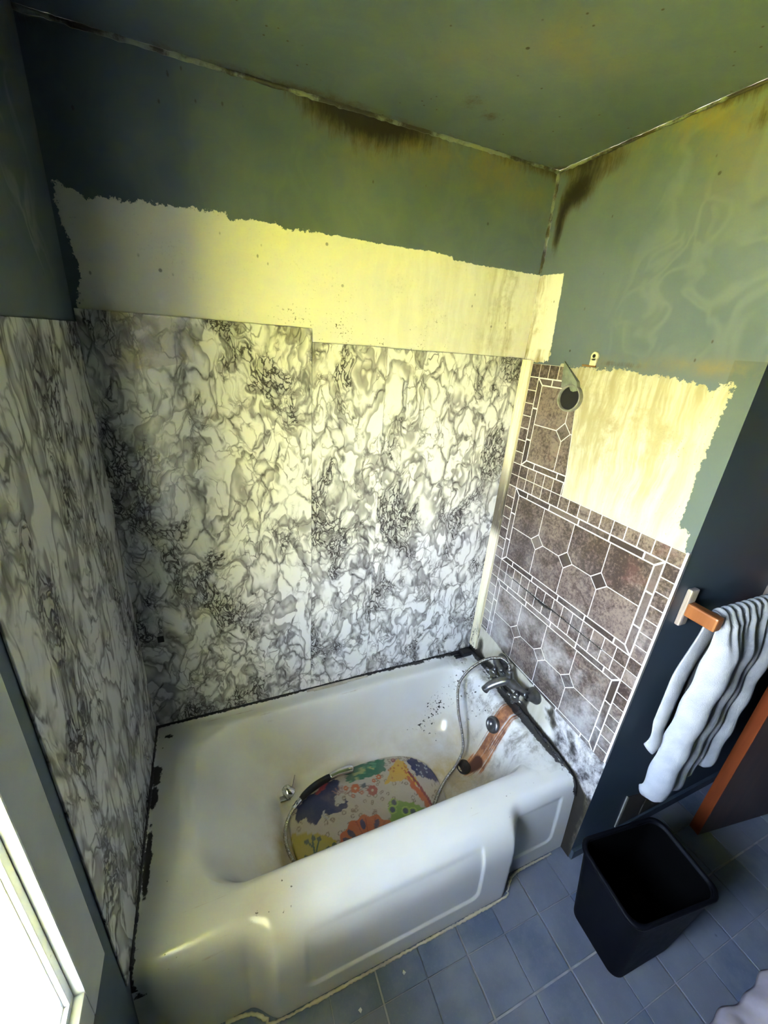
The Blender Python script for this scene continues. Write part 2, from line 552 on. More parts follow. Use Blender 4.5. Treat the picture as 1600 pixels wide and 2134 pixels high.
def towel_material():
    t = NT('white_terry')
    p = t.P()
    n = t.noise(p, 420., 2.)
    n2 = t.noise(p, 20., 3.)
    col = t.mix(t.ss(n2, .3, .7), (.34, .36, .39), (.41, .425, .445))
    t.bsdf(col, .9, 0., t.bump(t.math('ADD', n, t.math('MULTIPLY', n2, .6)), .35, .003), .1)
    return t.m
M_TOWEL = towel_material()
M_CLOTH = plain('pinkish_white_cloth', (.60, .54, .59), .9, var=.05, scale=30, bump=.2)

def lawn_material():
    t = NT('sunlit_lawn')
    p = t.P()
    n = t.noise(p, 6., 6.)
    col = t.mix(t.ss(n, .3, .7), (.48, .48, .03), (.57, .57, .05))
    t.bsdf(col, .9, 0., None, .1)
    return t.m
M_LAWN = lawn_material()

def pane_material():
    t = NT('obscured_glass')
    tr = t.n('ShaderNodeBsdfTransparent'); tr.inputs[0].default_value = (.95, .97, .97, 1)
    tl = t.n('ShaderNodeBsdfTranslucent'); tl.inputs[0].default_value = (.9, .93, .95, 1)
    gl = t.n('ShaderNodeBsdfGlossy'); gl.inputs['Roughness'].default_value = .08
    m1 = t.n('ShaderNodeMixShader'); m1.inputs[0].default_value = .08
    t.t.links.new(tr.outputs[0], m1.inputs[1]); t.t.links.new(tl.outputs[0], m1.inputs[2])
    m2 = t.n('ShaderNodeMixShader'); m2.inputs[0].default_value = .05
    t.t.links.new(m1.outputs[0], m2.inputs[1]); t.t.links.new(gl.outputs[0], m2.inputs[2])
    t.t.links.new(m2.outputs[0], t.out.inputs[0])
    return t.m
M_PANE = pane_material()

def film_material():
    t = NT('clear_plastic_film')
    tr = t.n('ShaderNodeBsdfTransparent'); tr.inputs[0].default_value = (1, .985, .98, 1)
    gl = t.n('ShaderNodeBsdfGlossy'); gl.inputs['Roughness'].default_value = .07
    n = t.noise(t.warp(t.P(), .05, 20.), 38., 5., .7)
    t.put(gl.inputs['Normal'], t.bump(n, .9, .012))
    m = t.n('ShaderNodeMixShader'); m.inputs[0].default_value = .10
    t.t.links.new(tr.outputs[0], m.inputs[1]); t.t.links.new(gl.outputs[0], m.inputs[2])
    t.t.links.new(m.outputs[0], t.out.inputs[0])
    return t.m
M_FILM = film_material()

# ================================================================== the room
H = 2.469
W = 1.5
SE = 0.823          # the tap-end wall stops this far from the back wall
XF, YF = 3.0, -2.7  # far walls of the room

zero = lambda U, V: np.zeros_like(U)
one = lambda U, V: np.ones_like(U)

# ---- back wall
prim_back = [(.012, 1.80), (.014, 1.90), (.030, 1.98), (.022, 2.05), (.012, 2.10), (.010, 2.178), (.030, 2.166), (.065, 2.151),
             (.2, 2.164), (.31, 2.165), (.394, 2.169), (.399, 2.156), (.469, 2.168), (.52, 2.168), (.555, 2.158), (.7, 2.165),
             (.86, 2.163), (1.03, 2.167), (1.115, 2.163), (1.12, 2.154), (1.229, 2.152), (1.52, 2.153), (1.52, 1.80)]
def back_mold(U, V):
    m = .66 * gauss(H - V, .045) * (.5 + .5 * sm(.45, .75, U)) * (.75 + .25 * np.sin(U * 9 + 1))
    m += .50 * np.exp(-((U - .80) / .22) ** 2 - ((V - H + .05) / .09) ** 2)
    m += .20 * gauss(np.abs(U - .02), .03) * sm(2.1, 2.4, V)
    return m
me = grid_wall('wall_back', np.linspace(0, W, 151), np.linspace(0, H, 248), lambda U, V: (U, 0 * U, V), dict(
    primer=lambda U, V: sdf(prim_back, U, V),
    ragged=lambda U, V: .35 + .65 * (1 - sm(.55, .75, U)),
    stain=lambda U, V: np.clip(.38 * sm(1.24, 1.33, U) * (1 - sm(1.40, 1.46, U)) + .15 * sm(.6, 1.2, U), 0, 1),
    pepper=lambda U, V: np.clip(sm(.45, .62, U) * (1 - sm(.95, 1.3, U)) * (1 - sm(1.88, 2.06, V)) + .12, 0, 1),
    grime=lambda U, V: .85 * gauss(H - V, .12) * sm(.5, .75, U),
    mold=back_mold, film=lambda U, V: .25 + 0 * U, spots=lambda U, V: .6 + 0 * U), flip=False)
tag(link('wall_back', me, M_PAINT), kind='structure')

# ---- tap-end wall (x = W), u = distance from the back wall
cream = [(.20, 1.852), (.272, 1.846), (.45, 1.850), (.60, 1.842), (.70, 1.834), (.722, 1.822), (.735, 1.826), (.752, 1.842), (.772, 1.842),
         (.765, 1.60), (.772, 1.455), (.80, 1.452), (.806, 1.43), (.806, 1.38), (.20, 1.38)]
cream_low = [(-.02, .60), (.84, .60), (.84, -.05), (.70, -.05), (.70, .33), (-.02, .33)]
prim_corner = [(-.02, 2.153), (.123, 2.147), (.137, 1.855), (-.02, 1.84)]
def right_primer(U, V):
    d = np.maximum(np.maximum(sdf(cream, U, V), sdf(cream_low, U, V)), sdf(prim_corner, U, V))
    return d
def right_mold(U, V):
    m = .58 * gauss(H - V, .030) * (.7 + .3 * np.sin(U * 14))
    m += .80 * np.exp(-((U - .11) / .075) ** 2 - ((V - 2.385) / .06) ** 2)
    m += .72 * np.exp(-((U - .05) / .028) ** 2 - ((V - 2.29) / .09) ** 2)
    m += .50 * np.exp(-((U - .24) / .10) ** 2 - ((V - 2.42) / .04) ** 2)
    m += .52 * np.exp(-((U - .64) / .07) ** 2 - ((V - 2.40) / .05) ** 2)
    m += .22 * sm(1.85, 1.95, V) * (1 - sm(2.2, 2.3, V)) * gauss(U - .2, .12)
    m += .42 * np.exp(-((U - .45) / .25) ** 2 - ((V - 1.865) / .016) ** 2)
    # low on the wall round the tub
    low = .46 * np.exp(-((U + .35 * (V - .5) + .010 * np.sin(V * 150) - .575) / .040) ** 2 - ((V + .012 * np.sin(U * 130) - .505) / .050) ** 2)
    low += .45 * np.exp(-((U - .08) / .03) ** 2 - ((V - .47) / .07) ** 2)
    low += .42 * np.exp(-((U - .22) / .10) ** 2 - ((V - .43) / .025) ** 2)
    low += .55 * np.exp(-((U - .30) / .03) ** 2 - ((V - .50) / .06) ** 2)
    low += .55 * np.exp(-((U - .43) / .025) ** 2 - ((V - .47) / .06) ** 2)
    low += .60 * gauss(V - .568, .012) * sm(.1, .3, U) * (1 - sm(.6, .7, U))
    line = seg_d([(0, .405), (.45, .395), (.62, .385), (.72, .37), (.77, .33), (.778, 0)], U, V)
    low += .66 * gauss(line, .024)
    low += .36 * sm(.66, .74, U) * (1 - sm(.28, .42, V))
    return m + 1.75 * low * (V < .62)
def right_soot(U, V):
    return np.clip(sm(.54, .60, U + .04 * np.sin(V * 40)) * (1 - sm(.545, .585, V)), 0, 1)
me = grid_wall('wall_right', np.linspace(0, SE, 111), np.linspace(0, H, 331), lambda U, V: (0 * U + W, -U, V), dict(
    primer=right_primer,
    ragged=lambda U, V: .25 + .75 * sm(1.75, 1.80, V) * (1 - sm(1.88, 1.92, V)) + .5 * sm(.70, .74, U),
    stain=lambda U, V: np.clip(.95 * sm(1.40, 1.6, V) * (1 - sm(.62, .78, U)) * (V < 1.9) + .75 * (V > 1.9) * (1 - sm(.03, .08, U)) + .7 * gauss(V - 1.83, .05) * (V < 1.9) , 0, 1),
    pepper=lambda U, V: np.clip(.9 * gauss(U - .73, .06) * (V > 1.4) + .25 * (V > 1.4), 0, 1),
    grime=lambda U, V: .8 * gauss(H - V, .10) + .55 * np.exp(-((U - .75) / .2) ** 2 - ((V - 2.35) / .12) ** 2) + .7 * gauss(V - 1.875, .022) * sm(.3, .35, U),
    soot=right_soot, newcoat=lambda U, V: np.minimum(U - .752, 1.897 - V), dull=lambda U, V: .9 * (V > 1.3) * (V < 1.9) * (U > .19) + .75 * (V < .62) * (1 - sm(.52, .6, U)), mold=right_mold, film=lambda U, V: sm(.28, .5, U) * sm(1.85, 1.95, V),
    spots=lambda U, V: .8 * (V > 1.86)), flip=True)
wall_right = tag(link('wall_right', me, M_PAINT), kind='structure')

# ---- left wall with the window opening, u = distance from the back wall
WY0, WY1, WZ0, WZ1 = .92, 1.42, .79, 1.97
def left_primer(U, V):
    return np.full_like(U, -1.)
us = np.unique(np.concatenate([np.linspace(0, .9, 61), [WY0, WY1], np.linspace(WY1, -YF, 6)]))
vs = np.unique(np.concatenate([[-.02], np.linspace(0, H, 100), [WZ0, WZ1]]))
me = grid_wall('wall_left', us, vs, lambda U, V: (0 * U, -U, V), dict(
    primer=left_primer, ragged=one, stain=zero, pepper=zero,
    grime=lambda U, V: .5 * gauss(H - V, .3), mold=lambda U, V: .35 * gauss(H - V, .08) + .3 * gauss(U - .80, .015) * (V < 1.3),
    film=lambda U, V: gauss(U - .22, .09) * sm(1.87, 1.9, V), spots=lambda U, V: .5 + 0 * U), hole=(WY0, WY1, WZ0, WZ1), flip=False)
wall_left = tag(link('wall_left', me, M_PAINT), kind='structure')

# ---- the return wall with the towel bar, and the rest of the room
wall_return = tag(link('wall_return', from_py('wall_return', [(W, -SE, -.02), (XF, -SE, -.02), (XF, -SE, H), (W, -SE, H)], [(0, 1, 2, 3)]), M_WALLD), kind='structure')
tag(link('wall_far', from_py('wall_far', [(XF, -SE, -.02), (XF, YF, -.02), (XF, YF, H), (XF, -SE, H)], [(0, 1, 2, 3)]), M_OTHER), kind='structure')
tag(link('wall_front', from_py('wall_front', [(XF, YF, -.02), (0, YF, -.02), (0, YF, H), (XF, YF, H)], [(0, 1, 2, 3)]), M_OTHER), kind='structure')

# ---- ceiling
def ceil_mold(U, V):
    m = .42 * gauss(V, .04) + .40 * gauss(W - U, .035) * (V < SE)
    for cx, cy, r, k in [(.62, .03, .25, .2), (1.0, .2, .05, .45), (1.09, .17, .03, .4), (1.02, .48, .10, .33), (.92, .36, .07, .28), (1.22, .40, .10, .24), (1.35, .62, .12, .24), (.85, .55, .08, .24), (1.10, .14, .10, .20), (1.2, .75, .12, .25)]:
        m += k * np.exp(-((U - cx) ** 2 + (V - cy) ** 2) / r ** 2)
    return m
me = grid_wall('ceiling', np.unique(np.concatenate([np.linspace(0, 1.7, 86), np.linspace(1.7, XF, 6)])),
               np.unique(np.concatenate([np.linspace(0, 1.1, 56), np.linspace(1.1, -YF, 6)])), lambda U, V: (U, -V, 0 * U + H), dict(
    primer=lambda U, V: np.full_like(U, -1.), ragged=one, stain=zero, pepper=zero,
    grime=lambda U, V: .55 * np.exp(-((U - 1.08) / .14) ** 2 - ((V - .5) / .09) ** 2) + .3 * np.exp(-((U - .9) / .1) ** 2 - ((V - .33) / .09) ** 2),
    mold=ceil_mold, film=lambda U, V: .10 + 0 * U, spots=one), flip=False)
tag(link('ceiling', me, M_CEIL), kind='structure')

# cracked paint bead in the two ceiling corners and the vertical corner
def rough_bead(name, a, b, r, n, mat, amp=.35):
    a = np.array(a, float); b = np.array(b, float)
    t = np.linspace(0, 1, n)[:, None]
    P = a + (b - a) * t + rng.normal(0, r * .12, (n, 3))
    R = r * (1 + amp * rng.normal(0, .5, n).clip(-1, 1))
    return sweep(name, P, R, 6)
tb = NT('painted_corner_bead')
bn_ = tb.noise(tb.P(), 7., 7., .7)
tb.bsdf(tb.mix(tb.ss(bn_, .44, .56), (.175, .20, .175), (.030, .026, .016)), .55)
M_BEAD = tb.m
tag(link('trim_1', rough_bead('trim_1', (.0, -.002, H - .003), (W, -.002, H - .003), .006, 120, M_BEAD), M_BEAD, smooth=True), kind='structure')
tag(link('trim_2', rough_bead('trim_2', (W - .002, 0, H - .003), (W - .002, -SE, H - .003), .005, 70, M_BEAD), M_BEAD, smooth=True), kind='structure')
tag(link('trim_3', rough_bead('trim_3', (W - .003, -.003, 2.155), (W - .003, -.003, H), .006, 30, M_BEAD), M_BEAD, smooth=True), kind='structure')

# ---- floor: joint base plus every vinyl square
floor = tag(link('floor', from_py('floor', [(-.14, YF - .1, -.004), (XF + .1, YF - .1, -.004), (XF + .1, .1, -.004), (-.14, .1, -.004)], [(0, 1, 2, 3)]), M_FGROUT), kind='structure')
T = .1525
def floor_tile_mesh(x0, x1, y0, y1):
    b = .0012
    v = [(x0, y0, -.004), (x1, y0, -.004), (x1, y1, -.004), (x0, y1, -.004),
         (x0, y0, -.0008), (x1, y0, -.0008), (x1, y1, -.0008), (x0, y1, -.0008),
         (x0 + b, y0 + b, 0), (x1 - b, y0 + b, 0), (x1 - b, y1 - b, 0), (x0 + b, y1 - b, 0)]
    f = [(0, 1, 5, 4), (1, 2, 6, 5), (2, 3, 7, 6), (3, 0, 4, 7), (4, 5, 9, 8), (5, 6, 10, 9), (6, 7, 11, 10), (7, 4, 8, 11), (8, 9, 10, 11)]
    return from_py('tile', v, f)
FX0, FY0 = .648 - T * 4, -.9205 + T * 2      # thick joints at .648, .953, 1.258 and -1.073
tcache = {}
for i in range(0, 20):
    for j in range(0, 10):
        x = FX0 + i * T; y = FY0 - (j + 1) * T
        if x > 2.95 or y < -1.43 or (y + T) > -.70 or x < 0: continue
        gl = .0030 if i % 2 == 0 else .0011
        gr = .0011 if i % 2 == 0 else .0030
        gt = .0030 if j % 2 == 1 else .0011
        gb = .0011 if j % 2 == 1 else .0030
        key = (i % 2, j % 2)
        if key not in tcache:
            tcache[key] = floor_tile_mesh(gl, T - gr, gb, T - gt)
        o = link('tile', tcache[key], M_FTILE, floor)
        o.location = (x, y, 0)

for j in range(0, 10):
    y = FY0 - (j + 1) * T
    if y < -1.75 or (y + T) > -.70: continue
    if 'edge' not in tcache: tcache['edge'] = floor_tile_mesh(.0015, FX0 - .0020, .0015, T - .0015)
    o = link('tile', tcache['edge'], M_FTILE, floor)
    o.location = (0, y, 0)

# ---- skirting and exposed old tiles on the return wall
bs = box('baseboard_return', (W + .002, -SE - .012, 0), (XF, -SE + .004, .052), .004)
tag(link('baseboard_return', bs, M_BASE), kind='structure')
M_OLDT = plain('old_brown_wall_tile', (.085, .070, .050), .4, var=.25, scale=24, bump=.1)
M_OLDG = plain('old_tile_joint', (.42, .40, .34), .6, var=.15)
def prism_y(name, poly, y0, y1):
    n = len(poly)
    v = [(x, y0, z) for x, z in poly] + [(x, y1, z) for x, z in poly]
    f = [tuple(range(n)), tuple(range(2 * n - 1, n - 1, -1))] + [(i, i + n, (i + 1) % n + n, (i + 1) % n) for i in range(n)]
    return from_py(name, v, f)
link('tile', prism_y('tile', [(1.755, .054), (1.885, .054), (1.880, .205), (1.80, .230), (1.745, .246)], -SE - .004, -SE + .002), M_OLDT, wall_return)
link('tile', prism_y('tile', [(1.893, .054), (2.03, .054), (2.02, .12), (1.99, .165), (1.890, .200)], -SE - .004, -SE + .002), M_OLDT, wall_return)
link('joint', join('joint', [prism_y('j', [(1.742, .054), (1.755, .054), (1.745, .246), (1.733, .256)], -SE - .0045, -SE + .002),
                             prism_y('j', [(1.885, .054), (1.893, .054), (1.889, .12), (1.882, .13)], -SE - .0045, -SE + .002)]), M_OLDG, wall_return)

# ---- corner moulding between the back panels and the tap-end panels
prof = []
for k in range(0, 61):
    s = .002 + k * .056 / 60
    prof.append((s, .010 + .0035 * math.cos(k * 2 * math.pi / 15) * (1 if 6 < k < 54 else .3)))
v, f = [], []
zs = np.linspace(.43, 1.855, 60)
for zi in zs:
    w = .002 * math.sin(zi * 7)
    for s, h in [(.002, 0.0)] + prof + [(.058, 0.0)]:
        v.append((W - h - .0005, -(s + w), zi))
m = len(prof) + 2
for i in range(len(zs) - 1):
    for k in range(m - 1):
        f.append((i * m + k, (i + 1) * m + k, (i + 1) * m + k + 1, i * m + k + 1))
f.append(tuple(range(m))); f.append(tuple((len(zs) - 1) * m + k for k in range(m))[::-1])
tag(link('trim_4', from_py('trim_4', v, f), M_TRIM, smooth=False), kind='structure')
tag(link('trim_5', join('trim_5', [box('e', (W - .010, -SE - .002, .56), (W + .001, -SE + .006, 1.40), .002),
                                   box('e', (W - .010, -SE - .002, .56), (W - .002, -SE, 1.40), .0005)]), M_WHITE), kind='structure')

# ---- window 1
win = tag(empty('window_1', (0, -.83, .70)), kind='structure')
part('casing', join('c', [box('c', (-.002, -.922, .70), (.020, -.834, 2.06), .003), box('c', (-.002, -1.505, .70), (.020, -1.42, 2.06), .003),
                          box('c', (-.002, -1.42, .70), (.0195, -.922, .792), .003), box('c', (-.002, -1.42, 1.97), (.0195, -.922, 2.06), .003)]), M_CASING, win)
part('jamb', join('c', [box('c', (-.12, -.922, .79), (.0, -.912, 1.97)), box('c', (-.12, -1.43, .79), (.0, -1.42, 1.97)),
                        box('c', (-.12, -1.42, .782), (.0, -.922, .792)), box('c', (-.12, -1.42, 1.97), (.0, -.922, 1.98))]), M_WHITE, win)
def frame(y0, y1, z0, z1, w, x0, x1, b=.003):
    return [box('s', (x0, y0, z0), (x1, y0 + w, z1), b), box('s', (x0, y1 - w, z0), (x1, y1, z1), b),
            box('s', (x0, y0 + w, z0), (x1, y1 - w, z0 + w), b), box('s', (x0, y0 + w, z1 - w), (x1, y1 - w, z1), b)]
sash = part('sash', join('s', frame(-1.42, -.922, .792, 1.97, .016, -.030, .004, .002)), M_WHITE, win)
part('glazing_bead', join('s', frame(-1.404, -.938, .808, 1.954, .004, -.03, -.004, .001)), M_WHITE, sash)
part('pane', box('p', (-.026, -1.405, .806), (-.021, -.937, 1.956)), M_PANE, sash)

# ---- door 1: an open brown door leaf standing near the return wall
dr = tag(empty('door_1', (2.1, -.95, .012)), kind='structure')
def obox(o, d, L, n, Tk, z0, z1):
    o = Vector(o); d = Vector(d).normalized(); nn = Vector(n).normalized()
    v = [o, o + d * L, o + d * L + nn * Tk, o + nn * Tk]
    vv = [(p.x, p.y, z0) for p in v] + [(p.x, p.y, z1) for p in v]
    return from_py('b', vv, [(0, 1, 2, 3)[::-1], (4, 5, 6, 7), (0, 1, 5, 4), (1, 2, 6, 5), (2, 3, 7, 6), (3, 0, 4, 7)])
dd = Vector((.98, -.14, 0)); dn = Vector((.14, .98, 0))
leaf = part('door_leaf', obox((2.104, -.965, 0), dd, .80, dn, .040, .012, 2.03), M_DOORF, dr)
part('lit_edge', obox(Vector((2.104, -.965, 0)) - dd * .006, dd, .0055, dn, .040, .012, 2.03), M_DOORE, leaf, label='orange door edge, coloured as lit from the window')

# ---- added unseen roof overhang, blocks the high sky; dark to cut bounce
tag(link('added_eave', box('added_eave', (-1.35, -6, H + .02), (.0, 3, H + .10)), M_DOORF), kind='structure')

# ---- lawn outside
lawn = tag(link('lawn', from_py('lawn', [(-7.5, -30, -.6), (-.15, -30, -.6), (-.15, 30, -.6), (-7.5, 30, -.6)], [(0, 1, 2, 3)]), M_LAWN),
           'sunlit grass lawn outside the bathroom window', 'lawn', kind='stuff')

M_YARD = plain('added_pale_ground', (.24, .255, .28), .9, var=.06, scale=3)
tag(link('added_yard', from_py('added_yard', [(-30, -30, -.59), (-7.5, -30, -.59), (-7.5, 30, -.59), (-30, 30, -.59)], [(0, 1, 2, 3)]), M_YARD), kind='structure')  # added unseen ground, sends neutral light onto the middle of the walls

# ================================================================== bathtub
tub = empty('bathtub', (.75, -.40, 0), 'old white enamel bathtub with rust-stained tap end and moulded front apron', 'bathtub')

NS, NC = 46, 14
def rrect(x0, x1, y0, y1, r):
    """rounded rectangle, fixed point count, starts at the front right corner going back"""
    pts = []
    def side(a, b, n):
        for i in range(n):
            t = i / n
            pts.append((a[0] + (b[0] - a[0]) * t, a[1] + (b[1] - a[1]) * t))
    def arc(cx, cy, a0, n):
        for i in range(n):
            a = a0 + (math.pi / 2) * i / n
            pts.append((cx + r * math.cos(a), cy + r * math.sin(a)))
    side((x1, y0 + r), (x1, y1 - r), NS); arc(x1 - r, y1 - r, 0, NC)
    side((x1 - r, y1), (x0 + r, y1), NS); arc(x0 + r, y1 - r, math.pi / 2, NC)
    side((x0, y1 - r), (x0, y0 + r), NS); arc(x0 + r, y0 + r, math.pi, NC)
    side((x0 + r, y0), (x1 - r, y0), NS); arc(x1 - r, y0 + r, 1.5 * math.pi, NC)
    return pts
#        x0    x1    y0     y1     r    z
keys = [(.003, 1.497, -.700, -.003, .004, .392),
        (.006, 1.494, -.699, -.010, .006, .386),
        (.020, 1.482, -.698, -.022, .02, .381),
        (.060, 1.462, -.690, -.040, .06, .380),
        (.085, 1.448, -.672, -.056, .10, .380),
        (.110, 1.437, -.655, -.068, .13, .377),
        (.140, 1.428, -.642, -.076, .15, .368),
        (.165, 1.418, -.634, -.082, .15, .350),
        (.200, 1.395, -.628, -.090, .15, .305),
        (.255, 1.364, -.622, -.104, .145, .235),
        (.330, 1.334, -.615, -.122, .14, .165),
        (.395, 1.310, -.610, -.142, .135, .120),
        (.428, 1.290, -.606, -.168, .13, .088),
        (.452, 1.262, -.599, -.195, .125, .0765),
        (.500, 1.220, -.570, -.235, .11, .0735),
        (.640, 1.120, -.500, -.300, .08, .071),
        (.780, .900, -.420, -.380, .03, .070)]
K = np.array(keys)
tt = np.linspace(0, len(K) - 1, 92)
ks, _ = spline(K[:, :3], 10), 0
def crom(col):
    n = len(col)
    x = np.arange(n)
    m = np.gradient(col)
    out = []
    for t in tt:
        i = min(int(t), n - 2); s = t - i
        # monotone-limited tangents
        d = col[i + 1] - col[i]
        a = m[i] if abs(m[i]) < 3 * abs(d) and m[i] * d > 0 else (0 if m[i] * d <= 0 else 3 * d)
        b = m[i + 1] if abs(m[i + 1]) < 3 * abs(d) and m[i + 1] * d > 0 else (0 if m[i + 1] * d <= 0 else 3 * d)
        out.append((2 * s ** 3 - 3 * s ** 2 + 1) * col[i] + (s ** 3 - 2 * s ** 2 + s) * a + (-2 * s ** 3 + 3 * s ** 2) * col[i + 1] + (s ** 3 - s ** 2) * b)
    return np.array(out)
KK = np.stack([crom(K[:, c]) for c in range(6)], 1)
V, F = [], []
for r in KK:
    for (x, y) in rrect(*r[:5]):
        V.append((x, y, r[5]))
m = 4 * (NS + NC)
V = [(x, y, .380 + (z - .380) * float(sm(-.690, -.60, np.array(y))) if z > .380 else z) for x, y, z in V]
for i in range(len(KK) - 1):
    for k in range(m):
        k2 = (k + 1) % m
        F.append((i * m + k, i * m + k2, (i + 1) * m + k2, (i + 1) * m + k))
F.append(tuple((len(KK) - 1) * m + k for k in range(m)))
nb = len(V)
# apron
XA = np.concatenate([np.linspace(.004, .24, 18), np.linspace(.245, .40, 40), np.linspace(.405, 1.03, 80), np.linspace(1.032, 1.30, 60), np.linspace(1.304, 1.497, 34)])
def curve(pts, n):
    Q, L = spline([(0, a, b) for a, b in pts], n)
    return Q[:, 1:]
mid = curve([(-.700, .3800), (-.725, .3795), (-.752, .375), (-.779, .360), (-.802, .335), (-.818, .300), (-.826, .26), (-.829, .20), (-.831, .12), (-.833, .05), (-.834, .004)], 110)
end = curve([(-.700, .3800), (-.718, .3797), (-.733, .376), (-.746, .366), (-.755, .350), (-.761, .325), (-.766, .28), (-.772, .20), (-.777, .12), (-.781, .05), (-.783, .004)], 110)
for x in XA:
    w = float(sm(.268, .352, np.array(x)) * (1 - sm(1.155, 1.225, np.array(x))))
    P = mid * w + end * (1 - w)
    for j in range(len(P)):
        y, z = P[j]
        # sunk panel on the bulge
        top = 1 - sm(.315, .345, z)
        dx = min(x - (.432 + .02 * max(0, .25 - z)), (1.030 - .03 * max(0, z - .09) + 0.01) - x)
        dz = z - .088
        c = min(dx, dz) if not (dx < .03 and dz < .03) else .03 - math.hypot(.03 - dx, .03 - dz)
        y += .0062 * float(sm(-.004, .006, np.array(c)) * top)
        # second sunk panel on the right-hand end
        dx2 = min(x - 1.215, (1.425 + .10 * (z - .1) * .2) - x); dz2 = z - .082
        c2 = min(dx2, dz2) if not (dx2 < .03 and dz2 < .03) else .03 - math.hypot(.03 - dx2, .03 - dz2)
        y += .005 * float(sm(-.004, .006, np.array(c2)) * (1 - sm(.30, .33, z)) * (1 - w))
        V.append((x, y, z))
npf = len(mid)
for i in range(len(XA) - 1):
    for j in range(npf - 1):
        a = nb + i * npf + j
        F.append((a, a + 1, a + npf + 1, a + npf))
me = from_py('tub_shell', V, F)
A = np.array(V)
X, Y, Z = A[:, 0], A[:, 1], A[:, 2]
inside = (np.arange(len(V)) < nb).astype(float)
rust = np.zeros(len(V))
for pts, wd, k in [([(1.47, -.395, .40), (1.43, -.397, .375), (1.40, -.395, .33)], .045, 1.15),
                   ([(1.41, -.402, .345), (1.36, -.406, .240), (1.31, -.415, .13)], .055, .80),
                   ([(1.30, -.40, .12), (1.28, -.40, .095)], .045, .95)]:
    rust = np.maximum(rust, k * gauss(seg_d(pts, X, Y, Z), wd))
set_attr(me, 'rust', rust * inside)
set_attr(me, 'rust_core', inside * gauss(seg_d([(1.315, -.425, .125), (1.275, -.405, .088)], X, Y, Z), .036))
yel = .55 * gauss(seg_d([(1.31, -.36, .14), (1.22, -.30, .09)], X, Y, Z), .16) + .75 * gauss(seg_d([(1.2, -.42, .075), (.95, -.5, .075)], X, Y, Z), .12) \
    + .95 * gauss(seg_d([(.47, -.45, .085), (.46, -.58, .09), (.38, -.60, .15)], X, Y, Z), .11) + .45 * sm(.25, .08, Z) * (Y > -.65)
yel += .28 * np.exp(-((X - .30) / .1) ** 2 - ((Y + .70) / .06) ** 2)
yel += .55 * np.exp(-((X - .215) / .06) ** 2 - ((Y + .612) / .02) ** 2) * (Z < .365)
set_attr(me, 'yellowing', yel)
set_attr(me, 'wear', inside * (sm(1.30, 1.40, X) * sm(-.72, -.62, Y) * .9 + .4 * gauss(seg_d([(1.2, -.5, .08), (1.3, -.55, .15)], X, Y, Z), .15)))
fl = gauss(seg_d([(1.30, -.11, .25), (1.22, -.14, .16)], X, Y, Z), .07) + .8 * gauss(seg_d([(1.10, -.16, .12), (1.2, -.2, .08)], X, Y, Z), .06) + .75 * gauss(X - 1.39, .08) * (Y > -.35) * (Z > .12)
set_attr(me, 'flakes', inside * fl.clip(0, 1))
bk = np.zeros(len(V))
ynear = np.where(X < 1.497, -Y, 9)
bk = np.maximum(bk, gauss(-Y, .012 + .013 * sm(.85, 1.4, X)) * (.75 + .25 * np.sin(X * 31) * np.sin(X * 13 + 1)))
bk = np.maximum(bk, gauss(X, .012) * (Y > -.76) * (Z > .3))
bk = np.maximum(bk, gauss(W - X, .014) * (Y > -.76) * (Z > .3))
for (cx, cy, rx, ry) in [(.022, -.215, .018, .05), (.02, -.29, .016, .05), (.05, -.055, .02, .012), (1.46, -.03, .05, .018), (1.478, -.45, .02, .3), (.02, -.5, .012, .12)]:
    bk = np.maximum(bk, .95 * np.exp(-((X - cx) / rx) ** 2 - ((Y - cy) / ry) ** 2) * (Z > .3))
bk = np.maximum(bk, .8 * gauss(np.hypot(X - .02, Y + .775), .02) * (Z > .3))
set_attr(me, 'black', bk)
set_attr(me, 'chips', ((Y < -.64) | (X < .1)) * (Z > .30) * .9)
shell = part('tub_shell', me, M_TUB, tub, smooth=True)

# drain and overflow
n_end = Vector((-1, 0, .45)).normalized()
part('overflow_plate', lathe('overflow_plate', Vector((1.388, -.388, .297)), n_end, [(-.004, .036), (.004, .037), (.010, .035), (.014, .030), (.0145, .025), (.011, .020), (.006, .017), (.001, .014), (.0, .001)], 36), M_CHROME, tub, True)
part('drain', lathe('drain', Vector((1.262, -.392, .077)), Vector((-.25, 0, 1)), [(-.002, .036), (.004, .034), (.005, .027), (.0015, .023), (.001, .001)], 32),
     plain('rusted_drain_dark_hole', (.022, .014, .010), .5, .3, var=.3, scale=60), tub, True)  # shade of the drain hole is put into the near-black rust colour

# black sealant along the three walls: irregular beads, one per wall
def seal(name, pts, r, n, label, amp=.6, mat=M_BLACK):
    Q, L = spline(pts, n)
    Q = Q + rng.normal(0, r * .18, Q.shape)
    lowf = np.interp(np.linspace(0, 1, n), np.linspace(0, 1, max(6, n // 9)), rng.normal(0, .5, max(6, n // 9)))
    R = r * (1 + amp * (lowf + rng.normal(0, .25, n))).clip(.35, 2.2)
    o = link(name, sweep(name, Q, R, 7), mat, None, True)
    tag(o, label, 'sealant')
    return o
seal('sealant_bead', [(.0, -.006, .390), (.4, -.006, .389), (.9, -.006, .391), (1.45, -.007, .394)], .0058, 260, 'ragged black sealant bead between the bathtub and the back marble panels')
seal('sealant_bead', [(.007, -.01, .388), (.006, -.3, .387), (.006, -.74, .387)], .0055, 140, 'black sealant bead where the bathtub meets the left marble panel')
seal('sealant_bead', [(1.492, -.03, .402), (1.493, -.30, .396), (1.493, -.52, .390), (1.493, -.68, .384), (1.492, -.745, .360), (1.491, -.77, .30)], .0075, 150, 'thick black mouldy sealant along the tap end of the bathtub')
